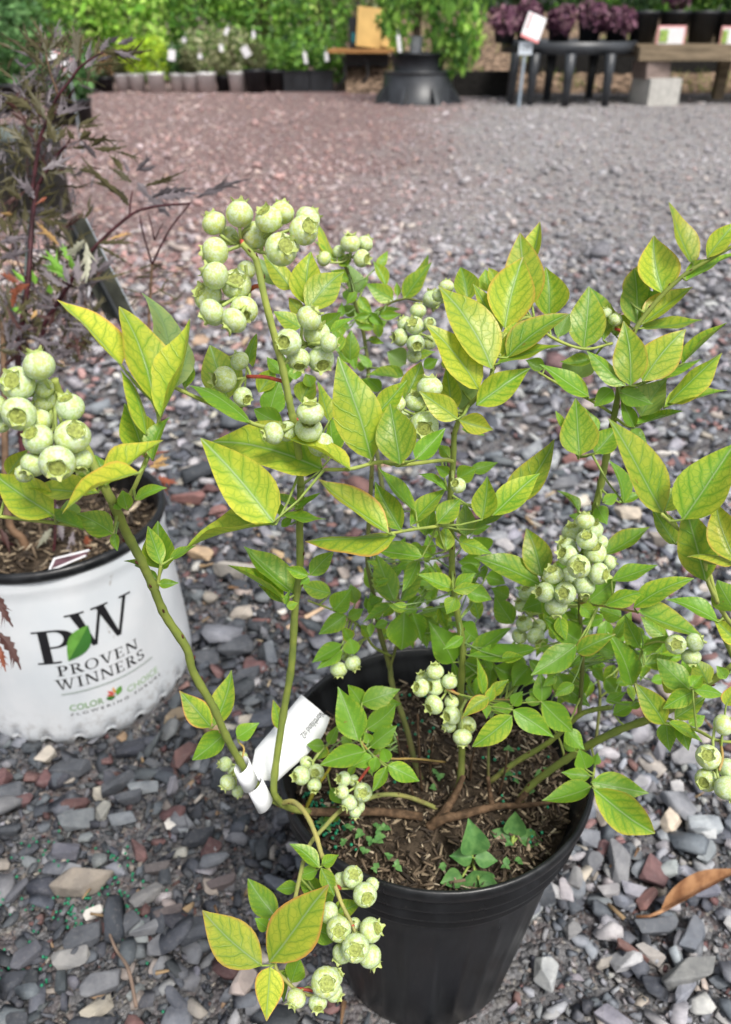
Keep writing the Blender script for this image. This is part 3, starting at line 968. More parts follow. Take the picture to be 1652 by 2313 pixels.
S_([('F', 900, 900, .53), ('F', 940, 600, .515), ('F', 955, 460, .503), ('F', 985, 330, .495), ('F', 1015, 180, .485), ('F', 1050, 0, .472), ('C', 1085, 1080, .468), ('C', 1108, 950, .460), ('C', 1120, 880, .456),
    ('C', 1150, 760, .45), ('C', 1190, 650, .446), ('C', 1290, 520, .440), ('C', 1400, 415, .433), ('C', 1510, 345, .427), ('C', 1640, 270, .42)], .0032, .0012)
S_([('C', 1112, 930, .459), ('C', 1180, 912, .455), ('C', 1240, 895, .45)], .0012, .0009, YGREEN, nodes=False)
S_([('C', 1090, 1060, .466), ('C', 1180, 1100, .458), ('C', 1320, 1000, .45)], .0011, .0009, YGREEN, nodes=False)
S_([('C', 1060, 1210, .475), ('C', 1000, 1225, .466), ('C', 925, 1240, .456)], .0011, .0009, YGREEN, nodes=False)
S_([('C', 570, 700, .414), ('C', 690, 600, .43), ('C', 800, 690, .44), ('C', 950, 745, .445), ('C', 1080, 720, .45)], .0011, .0009, YGREEN, nodes=False)
S_([('C', 1080, 1040, .466), ('C', 980, 980, .458), ('C', 860, 920, .46), ('C', 740, 850, .46)], .0011, .0008, YGREEN, nodes=False)
S_([('F', 885, 890, .50), ('F', 1000, 905, .49), ('F', 1170, 935, .478)], .0010, .0008, REDDISH, nodes=False)
S_([('F', 880, 880, .5), ('F', 790, 860, .5), ('F', 697, 770, .5)], .0009, .0008, YGREEN, nodes=False)
S_([('F', 1640, 1010, .40), ('F', 1600, 960, .392), ('F', 1555, 880, .38), ('F', 1510, 780, .368), ('F', 1498, 690, .36)], .0016, .0011, YGREEN, nodes=False)
S_([('F', 1560, 890, .38), ('F', 1480, 640, .372), ('F', 1350, 515, .362), ('F', 1285, 455, .355)], .0012, .001, YGREEN, nodes=False)
S_([('F', 1640, 1160, .46), ('F', 1580, 1020, .44), ('F', 1590, 960, .41)], .0022, .0016, GREEN, nodes=False)
S_([('H', 1300, 335, .503), ('H', 1400, 380, .47), ('H', 1480, 410, .455), ('H', 1560, 450, .445), ('H', 1660, 460, .44)], .0013, .001, YGREEN, nodes=False)
S_([('H', 1575, 452, .443), ('H', 1585, 530, .43), ('H', 1570, 590, .425)], .001, .0008, REDDISH, nodes=False)
S_([('H', 620, 265, .555), ('H', 450, 262, .52), ('H', 380, 240, .508), ('H', 320, 215, .503)], .0010, .0010, REDDISH, nodes=False)
S_([('G', 1640, 600, .575), ('G', 1460, 580, .55), ('G', 1330, 580, .53), ('G', 1210, 565, .515), ('G', 1120, 470, .505)], .0009, .0008, REDDISH, nodes=False)
S_([('H', 985, 480, .54), ('H', 1000, 560, .525), ('H', 988, 650, .512)], .001, .0008, YGREEN, nodes=False)
S_([('F', 1230, 1470, .508), ('F', 1160, 1300, .495), ('F', 1190, 1120, .485), ('F', 1250, 1080, .475), ('F', 1320, 1085, .468)], .001, .0008, YGREEN, nodes=False)
S_([('G', 790, 880, .575), ('G', 850, 760, .565), ('G', 940, 620, .555), ('G', 910, 500, .545)], .0019, .0009, (0.42, 0.40, 0.05, 1), nodes=False)
S_([('G', 330, 480, .480), ('G', 270, 420, .484), ('G', 200, 400, .49)], .0008, .0007, REDDISH, nodes=False)
S_([('G', 390, 600, .497), ('G', 410, 520, .50), ('G', 380, 480, .503)], .0009, .0007, REDDISH, nodes=False)
# brown crown of the plant
S_(low([('H', 240, 850, .006), ('H', 300, 812, .013), ('H', 380, 795, .014), ('H', 480, 768, .013), ('H', 560, 752, .012), ('H', 640, 750, .012), ('H', 740, 742, .011), ('H', 830, 726, .008)]), .0054, .0018, mat=M_BRANCH, nodes=False)
S_(low([('H', 290, 810, .012), ('H', 340, 735, .014), ('H', 372, 680, .020), ('H', 400, 610, .030)]), .0050, .0026, mat=M_BRANCH, nodes=False)
S_(low([('H', 530, 745, .012), ('H', 520, 690, .022), ('H', 512, 620, .040)]), .0030, .0018, mat=M_BRANCH, nodes=False)
S_(low([('H', 640, 752, .011), ('H', 660, 720, .016), ('H', 690, 690, .024)]), .0036, .0030, mat=M_BRANCH, nodes=False)
for (x0, y0, x1, y1, h1) in ((210, 690, 195, 420, .10), (175, 720, 120, 500, .08), (120, 660, 95, 430, .09), (560, 700, 600, 500, .07), (250, 640, 262, 430, .09), (430, 640, 455, 470, .08), (60, 700, -20, 620, .03), (500, 600, 640, 560, .02), (300, 560, 150, 545, .03)):
    S_(low([('H', x0, y0, .004), ('H', (x0 + x1) / 2 + random.uniform(-8, 8), (y0 + y1) / 2, h1 * .45), ('H', x1, y1, h1)]), .0014, .0008, mat=M_BRANCH, nodes=False)

SP_ALL = np.concatenate([p for p, r_ in STEMS])


def nearest_stem(p):
    d = np.linalg.norm(SP_ALL - np.array(p[:]), axis=1)
    i = int(d.argmin())
    return Vector(SP_ALL[i]), d[i]


NU, NV = 11, 6


def blade(base, tip, W, ratio, arch, fold, sick, wav, nu=NU, nv=NV):
    """a leaf blade as a curved grid, in coordinates relative to its base"""
    A = tip - base
    L = A.length
    A.normalize()
    W = (W - A * W.dot(A)).normalized()
    Nn = A.cross(W)
    if Nn.dot(CAM - base) < 0:
        Nn = -Nn
    ph = random.uniform(0, 6.28)
    pk, shp = random.uniform(0.66, 0.86), random.uniform(0.86, 1.15)
    hook, curl = random.uniform(-0.05, 0.05), random.uniform(-0.12, 0.06)
    vs, uv, uv2 = [], [], []
    for i in range(nu + 1):
        u = i / nu
        hw = max((math.sin(math.pi * u ** pk) ** shp * (1.06 - 0.22 * u) if 0 < i < nu else 0.0) * ratio * 0.5 * L, 0.00025)
        for j in range(nv + 1):
            v = -1 + 2 * j / nv
            p = A * (u * L) + W * (v * hw + sick * L * 4 * u * (1 - u) + hook * L * u ** 4) \
                + Nn * (arch * L * 4 * u * (1 - u) + curl * L * u ** 4 + fold * abs(v) ** 1.3 * hw + wav * L * math.sin(u * 9 + ph + v * 1.5) * abs(v) * math.sin(math.pi * u))
            vs.append(p)
            uv.append((u, v * hw / L))
            uv2.append((abs(v), u))
    fs = [(i * (nv + 1) + j, i * (nv + 1) + j + 1, (i + 1) * (nv + 1) + j + 1, (i + 1) * (nv + 1) + j) for i in range(nu) for j in range(nv)]
    return vs, fs, uv, uv2


def leaf_mesh(name, vs, fs, uv, uv2, extra=None):
    mm = MB()
    mm.add(vs, fs, 0)
    nb = len(vs)
    if extra:
        extra(mm)
    me = mm.mesh(name, True)
    l1, l2 = me.uv_layers.new(name='leaf_uv'), me.uv_layers.new(name='edge_uv')
    vi = np.zeros(len(me.loops), np.int32)
    me.loops.foreach_get('vertex_index', vi)
    a = np.array(list(uv) + [(0, 0)] * (len(mm.v) - nb), np.float32)[vi]
    b = np.array(list(uv2) + [(0, 0)] * (len(mm.v) - nb), np.float32)[vi]
    me.uv_layers['leaf_uv'].data.foreach_set('uv', a.ravel())
    me.uv_layers['edge_uv'].data.foreach_set('uv', b.ravel())
    return me


NAT = 0.50


def leaf(c, bx, by, tx, ty, w, z, yel=0.2, red=0.0, pale=0.0, dz=None, arch=None, parent=None, mat=None, attach=True, sick=None, collect=None):
    tx, ty, w = bx + (tx - bx) * 1.05, by + (ty - by) * 1.05, w * 1.06
    B = at(c, bx, by, z)
    lp = math.hypot(tx - bx, ty - by)
    s = CROPS[c][2]
    Lr = lp / s * z / F
    if dz is None:
        dz = random.uniform(-0.22, 0.22) * Lr
    T = at(c, tx, ty, z + dz)
    axis = (T - B).normalized()
    vd = (B - CAM).normalized()
    perp = axis.cross(vd).normalized()
    ratio_v = w / lp
    ratio = max(NAT, ratio_v * 1.02)
    ro = math.acos(min(1, ratio_v / ratio))
    ro = min(ro, 1.25)
    if ratio_v > NAT * 0.9:
        ro = random.uniform(0.0, 0.25)
        ratio = ratio_v / math.cos(ro)
    best = None
    for sg in (-1, 1):
        W = perp * math.cos(ro) + vd * math.sin(ro) * sg
        N_ = axis.cross(W)
        if N_.dot(vd) > 0:
            N_ = -N_
        if best is None or N_.z > best[0]:
            best = (N_.z, W)
    vs, fs, uv, uv2 = blade(B, T, best[1], ratio, random.uniform(-0.07, 0.09) if arch is None else arch, random.uniform(-0.45, -0.05) if random.random() < 0.25 else random.uniform(0.15, 0.75),
                            random.uniform(-0.035, 0.035) if sick is None else sick, random.uniform(0.005, 0.040))
    q, d = nearest_stem(B)
    ext = None
    if attach and d < 0.045:
        def ext(mm):
            e = q - B
            mid = e * 0.5 + Vector((0, 0, -0.06)) * e.length
            mm.tube([axis * 0.002, Vector((0, 0, 0)), mid, e], [0.00035, 0.0005, 0.0006, 0.0008], 5, 1, False)
    if collect is not None:
        if d > 0.03:                          # keep the leaf within reach of its twig
            B = q + (B - q) * (0.03 / d)
        n0 = len(collect[0])
        tb = MB()
        e = q - B
        tb.tube([axis * 0.002, e * 0.5 + Vector((0, 0, -0.05)) * e.length, e], [0.0004, 0.0005, 0.0007], 4, 0, False)
        nv0 = len(vs)
        vs = list(vs) + [Vector(p) for p in tb.v]
        fs = list(fs) + [tuple(i + nv0 for i in f) for f in tb.f]
        uv = list(uv) + [(0.5, 0.0)] * len(tb.v)
        uv2 = list(uv2) + [(0.0, 0.5)] * len(tb.v)
        collect[0].extend([p + B for p in vs])
        collect[1].extend([tuple(i + n0 for i in f) for f in fs])
        collect[2].extend(uv)
        collect[3].extend(uv2)
        return None
    o = link('leaf', leaf_mesh('leaf', vs, fs, uv, uv2, ext), [mat or M_LEAF, M_PETIOLE], parent or bush, B)
    o.color = (min(1, max(0, yel + random.uniform(-0.07, 0.07))), red, pale, 1)
    return o


# (base x, base y, tip x, tip y, visible width, depth, yellow, red, pale) in the zoom's pixels
LEAVES = {
 'A': [(740,1150,370,775,125,.335,.85,.6,0),(940,1370,722,810,235,.335,.75,.3,0),(1050,1300,935,715,205,.35,.45,0,.8),(985,1465,1180,905,130,.33,.7,.1,0),(895,1575,765,1185,95,.335,.5,.2,0),
   (880,1700,775,1395,225,.345,.35,.05,0),(935,1730,1018,1472,100,.335,.2,0,0),(1130,1290,1135,1085,85,.365,.3,0,0),(1530,1500,1190,1255,105,.36,.12,0,0),(1030,1260,960,1010,150,.37,.4,0,.5)],
 'D': [(610,410,980,130,120,.325,.85,.3,0),(850,320,405,552,105,.315,.85,.5,0),(600,440,188,385,140,.335,.65,.1,0),(590,375,480,195,150,.345,.3,0,0),(650,400,592,212,125,.345,.25,0,0),
   (330,580,-60,330,245,.335,.5,.2,0),(510,665,150,575,75,.345,.15,0,0),(690,690,490,570,165,.35,.25,0,0),(700,690,715,792,55,.355,.2,0,0),(640,692,570,705,45,.355,.2,0,0),(830,485,1000,400,72,.345,.12,0,0),
   (780,545,752,430,90,.35,.15,0,0),(50,330,160,185,110,.345,.7,.1,0),(440,600,415,490,115,.36,.1,0,.4),(980,905,955,630,190,.40,.25,0,0),(985,880,905,660,110,.39,.4,.1,0),(1040,850,1190,765,55,.39,.2,0,0),
   (970,1000,1085,990,60,.395,.15,0,0),(960,975,900,910,42,.4,.15,0,0),(990,910,1035,830,55,.4,.2,0,0),(850,892,760,865,18,.39,.2,0,0),(730,545,720,500,60,.35,.2,0,0),
   (1290,1875,1100,1670,150,.49,.4,.85,0),(1310,1865,1420,1545,150,.495,.3,.2,0),(1380,1910,1185,2080,140,.485,.22,0,0),(1450,1940,1575,1850,105,.50,.1,0,0)],
 'G': [(640,400,590,230,80,.53,.3,.6,0),(1110,470,995,155,190,.50,.12,0,0),(1130,240,1355,162,140,.52,.1,0,0),(1160,400,1330,262,130,.515,.12,0,0),(1140,260,1050,130,95,.525,.1,0,0),(1150,535,885,610,130,.495,.12,.1,0),
   (1180,510,1340,385,110,.51,.1,0,0),(1200,570,1080,620,90,.505,.1,0,0),(1220,570,1200,660,72,.50,.1,0,0),(1290,600,1260,510,72,.515,.1,0,0),(1290,620,1475,715,110,.505,.15,0,0),(1280,630,1210,775,80,.5,.15,0,0),
   (900,500,800,490,80,.54,.05,0,0),(910,510,860,585,62,.545,.9,0,0),(930,490,980,380,62,.535,.1,0,0),(1180,480,1150,420,60,.51,.1,0,0),(870,1245,705,1100,92,.47,.25,0,0),(890,1230,985,1170,75,.47,.22,0,0),(880,1250,965,1410,100,.465,.4,0,0),
   (860,1260,745,1300,82,.475,.15,0,0),(740,1360,615,1370,75,.475,.1,0,0),(610,1550,445,1325,155,.46,.2,.1,0),(520,1845,180,1540,245,.44,.75,.5,0),(565,1825,890,1350,285,.435,.72,.8,0),(570,1855,540,2160,185,.44,.8,.7,0),
   (700,1950,740,1820,115,.445,.2,0,0),(840,1620,980,1690,125,.46,.08,0,0),(960,1540,1130,1460,110,.47,.3,.1,0),(870,1420,750,1310,120,.48,.15,0,0),(900,1450,960,1380,90,.48,.2,0,0),(660,1870,650,2060,60,.45,.15,0,0),(940,760,1000,850,80,.55,.1,0,0),
   (1000,900,900,960,90,.565,.05,0,0),(560,1620,480,1560,80,.46,.1,0,0)],
 'E': [(590,622,172,128,305,.372,.72,.15,0),(890,298,238,112,290,.385,.55,.1,0),(605,635,70,755,105,.375,.55,.1,0),(1060,300,638,103,85,.365,.75,.2,0),(1460,555,1245,300,80,.43,.2,0,0),(1370,670,1208,398,150,.43,.35,0,0),
   (1295,690,868,400,155,.40,.75,.7,0),(1340,700,803,708,130,.405,.6,.7,0),(1500,835,1190,800,110,.46,.12,0,0),(1330,1105,1218,838,152,.52,.2,0,0),(1370,1105,1525,885,70,.525,.25,0,0),(1390,1170,1380,1395,182,.535,.1,0,0),
   (1320,1120,1140,1225,62,.53,.2,0,0),(1030,1190,873,1300,112,.545,.1,0,0),(960,1160,1065,1040,130,.55,.12,0,0),(1050,1205,1137,1155,72,.55,.1,0,0),(940,1055,765,1000,110,.545,.2,0,0),(1010,1370,825,1460,90,.55,.15,0,0),
   (1010,1400,862,1510,82,.55,.15,0,0),(1085,1430,1060,1335,105,.55,.1,0,0),(1060,1345,1010,1262,72,.555,.3,.5,0),(710,1055,420,788,150,.445,.3,0,0),(650,1095,325,895,42,.44,.3,.1,0),(655,1115,505,1005,52,.445,.3,0,0),
   (665,1125,690,1040,38,.44,.15,0,0),(670,1135,737,1120,56,.44,.15,0,0),(800,948,675,905,76,.428,.2,0,0),(815,945,948,808,112,.43,.2,0,0),(810,965,755,1000,52,.43,.2,0,0),(740,520,600,440,52,.405,.15,0,0),(640,575,898,600,58,.40,.2,0,0),
   (720,545,865,445,45,.405,.15,0,0),(650,592,605,490,55,.41,.15,0,0),(640,648,702,590,52,.41,.15,0,0),(1090,1120,1060,1005,90,.56,.15,0,0),(1230,1220,1180,1060,100,.55,.1,0,0),(1180,1130,1260,1090,80,.55,.1,0,0),(1440,1180,1500,1340,110,.54,.05,0,0),
   (1290,1230,1210,1260,60,.55,.05,0,0),(1180,1320,1130,1250,75,.56,.05,0,0),(1560,820,1460,770,70,.47,.2,0,0)],
 'B': [(1190,1672,972,1080,292,.375,.55,.1,0),(1220,1400,1395,1195,130,.40,.5,.1,0),(1365,1702,1300,1345,242,.37,.4,.1,0),(1460,1672,1624,1480,125,.385,.1,0,0),(930,1440,865,1205,82,.41,.5,0,0),(950,1650,930,1400,105,.42,.08,0,0),
   (560,1400,625,1190,150,.45,.02,0,0),(645,1455,475,1375,130,.42,.15,0,0),(790,725,806,412,205,.43,.55,.1,0),(795,762,1010,518,190,.42,.5,.1,0),(700,630,530,425,125,.43,.65,.1,0),(610,605,505,450,110,.44,.2,0,.7),(755,865,598,775,110,.41,.45,.1,0),
   (760,775,685,690,85,.43,.65,.4,0),(880,870,1000,780,110,.42,.2,0,0),(940,895,1065,805,50,.41,.15,0,0),(990,1015,965,870,95,.43,.3,0,0),(1060,1065,1072,890,112,.52,.2,0,0),(310,1305,208,990,242,.42,.55,.1,.2),(430,1085,482,910,72,.40,.2,0,0),(465,1105,475,965,52,.41,.6,0,0),
   (500,1262,592,1110,112,.45,.4,0,0),(640,1145,548,1050,72,.45,.08,0,0),(690,1205,650,1040,92,.46,.1,0,0),(760,1325,835,1180,132,.47,.4,0,0),(740,1182,802,1130,62,.46,.3,0,0),(722,1185,720,1090,82,.45,.1,0,0),
   (1320,692,1168,600,112,.585,.3,0,0),(1390,692,1552,480,112,.58,.38,.1,0),(1350,672,1345,592,42,.585,.1,0,0),(1465,590,1542,435,62,.59,.3,0,0),(1280,612,1208,465,72,.59,.4,0,0),(1240,492,1302,390,56,.595,.25,0,0),(1170,842,1080,700,92,.59,.1,0,0),
   (1190,872,1282,830,72,.59,.1,0,0),(1100,782,1000,735,72,.6,.1,0,0),(1190,802,1357,745,40,.6,.1,0,0),(1130,652,1045,480,112,.6,.1,0,.4),(1040,702,1062,620,70,.59,.15,0,0),(970,475,880,232,62,.56,.75,.1,0),(1040,492,985,425,70,.56,.4,0,0),(1000,485,1072,415,62,.56,.5,.1,0),
   (905,435,840,340,28,.56,.5,0,0),(1150,1112,1088,1095,55,.59,.1,0,0),(1355,1172,1168,1150,62,.55,.4,0,0),(1385,1162,1260,1100,72,.56,.3,0,0),(1400,1085,1290,1020,132,.57,.05,0,.5),(1510,1112,1592,1060,72,.54,.1,0,0),(1440,1035,1572,1010,62,.55,.4,0,0),
   (1390,1305,1492,1080,132,.42,.5,.35,0),(1010,920,980,860,60,.57,.15,0,0),(1120,620,1170,560,50,.6,.1,0,0),(1000,600,960,530,60,.6,.2,0,0),(1180,1240,1090,1190,80,.57,.1,0,0),(1250,1250,1160,1180,80,.56,.05,0,0),(820,1230,790,1150,80,.47,.3,0,0)],
 'C': [(530,835,295,480,182,.405,.75,.2,0),(470,930,248,640,152,.41,.78,.2,0),(590,652,667,342,192,.42,.6,.45,0),(690,565,650,240,162,.44,.6,.5,0),(700,395,747,180,82,.455,.6,.4,0),(790,602,787,382,152,.45,.52,.2,0),(560,692,450,458,82,.43,.6,.2,0),(420,525,390,378,112,.46,.35,0,0),
   (520,485,500,385,92,.46,.5,.1,0),(555,445,518,375,52,.45,.5,.5,0),(582,785,652,620,72,.415,.6,.3,0),(600,785,875,595,112,.41,.55,.45,0),(640,725,800,608,72,.43,.4,0,0),(552,815,838,733,62,.41,.5,.2,0),(460,1002,692,828,132,.41,.55,.1,0),(390,1032,432,770,122,.425,.3,0,.85),
   (350,1035,328,840,92,.42,.6,.1,0),(340,850,350,758,92,.43,.5,0,0),(372,1065,203,950,112,.395,.78,.2,0),(380,1072,527,1115,92,.40,.72,.25,0),(392,1112,490,1142,26,.41,.5,0,0),(950,742,978,475,162,.45,.42,.15,0),(1040,705,998,465,72,.465,.3,0,0),(1195,632,1190,393,137,.45,.25,.05,0),
   (1312,492,1265,238,167,.44,.68,.4,0),(1450,362,1355,80,82,.435,.6,.3,0),(1515,327,1645,165,102,.425,.6,.2,0),(1420,432,1645,300,52,.43,.2,0,0),(1220,632,1442,458,102,.445,.6,.4,0),(1140,505,1222,353,82,.455,.6,.5,0),(1210,652,1478,613,56,.445,.5,.1,0),(1165,912,1138,638,142,.43,.5,.35,0),
   (1220,892,1402,662,172,.43,.66,.4,0),(1402,812,1588,623,42,.435,.4,.1,0),(1250,882,1482,808,46,.44,.3,0,0),(1340,992,1567,773,112,.43,.5,.3,0),(1320,1012,1592,938,62,.43,.4,.1,0),(1210,1052,1322,888,142,.45,.4,0,.4),(1190,1092,1392,1023,42,.45,.15,0,0),(1140,912,983,753,82,.43,.3,.05,0),
   (972,962,773,808,82,.44,.08,0,0),(920,882,942,768,142,.475,.1,0,.5),(982,792,850,810,52,.46,.3,0,0),(772,832,690,800,62,.46,.1,0,0),(830,692,882,588,72,.45,.2,0,.4),(1112,942,1252,1000,82,.44,.08,0,0),(1082,932,1000,1002,82,.44,.02,0,0),(930,1232,918,983,167,.43,.45,.2,0),(1000,1222,1097,1108,112,.44,.2,0,0),
   (1012,1132,920,985,62,.445,.3,0,0),(1180,1102,1118,983,62,.45,.15,0,0),(840,1082,808,1010,32,.43,.3,0,0),(1150,1132,1232,1180,92,.45,.1,0,0),(1270,520,1250,480,60,.45,.2,0,0),(1100,690,1080,540,60,.47,.4,.2,0),(1160,640,1095,600,70,.46,.4,.3,0),(1300,500,1270,470,50,.46,.1,0,.4),(300,1000,290,900,60,.44,.3,0,0)],
 'F': [(1100,402,1040,200,62,.455,.2,0,0),(1290,452,1068,0,165,.365,.62,.2,0),(1390,482,1618,128,235,.355,.38,.05,0),(1300,442,1352,325,112,.375,.5,.05,0),(1352,602,1235,418,92,.375,.5,.1,0),(1500,782,1385,408,175,.365,.42,.2,0),(1650,690,1545,415,165,.345,.72,.5,0),(1645,692,1425,655,42,.35,.8,.45,0),
   (1645,930,1560,790,135,.38,.15,0,0),(1560,982,1330,868,82,.41,.05,0,0),(1665,1085,1533,968,92,.41,.6,.35,0),(1170,932,1497,1037,102,.465,.35,.25,0),(1150,912,1427,768,112,.47,.4,.05,0),(1010,902,1212,820,82,.475,.3,.1,0),(1042,782,1252,703,82,.48,.2,0,0),(1012,652,1212,518,92,.50,.3,.25,0),(930,882,1060,780,122,.49,.2,0,0),
   (700,762,638,533,142,.50,.35,.25,0),(695,802,393,670,122,.50,.25,.05,0),(872,1092,655,1232,122,.475,.15,.1,0),(872,1132,1052,1048,92,.475,.3,.45,0),(672,1112,350,1147,82,.51,.12,0,0),(890,1082,718,970,112,.50,.1,0,0),(350,1152,532,1008,82,.52,.08,0,0),(890,902,962,960,72,.49,.15,0,0),(1140,1292,1043,1048,102,.49,.15,0,0),
   (1180,1112,1103,958,72,.485,.2,0,0),(1190,1122,1312,1050,62,.48,.15,0,0),(1200,1192,1332,1160,72,.475,.3,0,0),(1300,1482,1163,1293,122,.47,.5,.35,0),(1420,1312,1268,1173,132,.465,.2,.1,0),(1440,1322,1298,1402,92,.46,.3,.1,0),(1440,1312,1592,1330,62,.455,.1,0,0),(1350,1322,1288,1238,92,.475,.7,.3,0),(1512,1282,1448,1168,112,.465,.5,.1,0),
   (1430,1302,1482,1250,72,.455,.2,0,0),(1350,1452,1502,1350,82,.47,.3,0,0),(1320,1472,1482,1562,52,.46,.3,0,0),(1310,1472,1322,1610,92,.47,.2,0,0),(1372,1462,1412,1602,82,.465,.25,0,0),(1420,1482,1492,1440,62,.47,.2,0,0),(1050,1432,1152,1380,72,.52,.08,0,0),(700,1372,690,1230,92,.51,.1,0,0),(700,1372,858,1512,112,.50,.15,0,0),
   (560,1412,757,1542,112,.49,.2,.05,0),(555,1442,373,1592,112,.49,.32,.1,0),(440,1352,313,1447,72,.49,.6,.85,0),(420,1342,390,1163,46,.50,.3,.35,0),(450,1342,532,1268,56,.50,.5,.25,0),(440,1372,462,1290,52,.495,.4,.5,0),(430,1382,430,1452,46,.495,.25,0,0),(560,1402,450,1402,62,.505,.1,0,0),(560,1392,602,1323,62,.505,.1,0,0),(620,1362,692,1382,42,.51,.3,.4,0),
   (820,1502,902,1602,92,.515,.15,0,0),(270,822,108,743,72,.48,.4,.05,0),(280,812,372,748,72,.475,.25,0,0),(270,832,392,802,56,.47,.4,.1,0),(280,862,242,942,82,.475,.35,0,0),(232,632,230,518,92,.455,.4,.05,0),(300,592,447,652,72,.46,.3,0,0),(332,562,330,408,92,.455,.3,0,.3),(410,482,442,283,122,.44,.4,0,0),(460,462,667,248,132,.44,.5,.05,0),
   (540,402,752,108,152,.45,.5,.25,0),(372,532,532,440,42,.45,.3,0,0),(60,512,227,338,92,.43,.42,.1,0),(190,502,297,380,102,.44,.35,0,0),(245,262,185,222,58,.43,.15,0,0),(240,342,108,258,42,.43,.2,0,0),(290,282,377,230,92,.45,.2,0,0),(350,242,477,203,62,.47,.1,0,0),(130,560,160,420,90,.46,.3,0,0),(120,620,40,640,70,.47,.2,0,0),(100,680,30,830,70,.48,.25,0,0),
   (250,180,200,120,60,.45,.2,0,0),(330,560,300,600,40,.46,.5,.1,0),(400,700,300,690,100,.53,.08,0,0),(430,640,370,570,110,.54,.05,0,0),(330,830,450,870,90,.51,.1,.1,0),(270,1180,150,1000,140,.53,.02,0,0),(300,1000,390,1070,100,.53,.05,0,0),(560,990,470,860,110,.55,.08,0,0),(430,760,520,790,80,.54,.1,0,0),(580,1250,470,1200,110,.55,.02,0,0),(420,1190,300,1240,110,.55,.05,0,0),
   (640,1200,560,1290,110,.545,.05,0,0),(780,1240,840,1340,110,.54,.1,0,0),(740,1240,930,1390,120,.545,.08,0,0),(560,1150,620,1260,80,.55,.03,0,0),(1010,1260,1080,1340,80,.56,.08,0,0),(1060,1140,960,1090,90,.53,.05,0,0),(1130,1190,1210,1130,90,.52,.12,0,0),(1090,960,990,920,90,.52,.15,0,0),(1300,1050,1190,960,90,.50,.3,.1,0),(980,1190,950,1120,70,.56,.25,0,0),(840,970,870,1040,90,.51,.15,0,0),(720,880,610,920,100,.53,.03,0,0),(540,860,460,820,80,.55,.05,0,0),(1600,1260,1560,1200,60,.45,.3,.3,0),(1600,1390,1640,1290,75,.43,.7,1,0),(940,480,840,460,55,.5,.15,0,0),(970,420,1020,500,80,.49,.12,0,0),(880,450,775,350,30,.5,.15,0,0),(1080,400,1190,355,50,.48,.15,0,0),(1000,400,1070,360,60,.48,.15,0,0)],
 'H': [(985,662,770,722,92,.505,.12,.1,0),(985,642,1237,692,130,.505,.18,.1,0),(995,672,1252,877,152,.495,.38,.3,0),(982,612,860,592,62,.515,.1,0,0),(960,582,930,500,82,.52,.1,0,0),(1000,562,1012,510,42,.52,.1,0,0),(910,500,870,400,80,.53,.1,0,0)],
}
ALL = [(math.hypot(q[2] - q[0], q[3] - q[1]) * q[4] / CROPS[c][2] ** 2, c, q) for c, lst in LEAVES.items() for q in lst]
ALL.sort(key=lambda t: -t[0])
small3 = [([], [], [], []) for _ in range(3)]
for i, (a, c, q) in enumerate(ALL):           # the 300 largest leaves are parts of their own, the smallest are one part
    leaf(c, *q, collect=small3[i % 3] if i >= 300 else None)
for k in range(215):                           # smaller leaves deep inside the bush
    c, x0, x1, y0, y1 = (('F', 280, 1060, 820, 1340), ('F', 280, 700, 560, 900), ('F', 860, 1500, 900, 1300), ('E', 1150, 1600, 900, 1350), ('B', 1000, 1250, 560, 1150))[(0, 0, 0, 1, 2, 3, 4)[k % 7]]
    x, y, a, ln = random.uniform(x0, x1), random.uniform(y0, y1), random.uniform(0, 6.28), random.uniform(75, 140)
    z = random.uniform(.555, .61)
    if k >= 130:
        z, ln = random.uniform(.49, .56), random.uniform(65, 115)
        c, x0, x1, y0, y1 = (('F', 300, 1000, 880, 1300), ('F', 950, 1450, 1000, 1420), ('E', 1150, 1500, 800, 1250), ('F', 60, 450, 420, 900), ('G', 1000, 1350, 200, 700))[k % 5]
        x, y = random.uniform(x0, x1), random.uniform(y0, y1)
    if c == 'G':
        z = random.uniform(.54, .565)
    leaf(c, x, y, x + math.cos(a) * ln, y + math.sin(a) * ln, ln * random.uniform(.42, .6), z, collect=small3[k % 3])
for k in range(3):
    o = link('small_leaves', leaf_mesh('small_leaves', *small3[k]), [M_LEAF], bush, color=((0.05, 0, 0, 1), (0.2, 0.05, 0, 1), (0.34, 0.1, 0, 1))[k])
    tag(o, kind='stuff')
print('leaves', len(ALL))


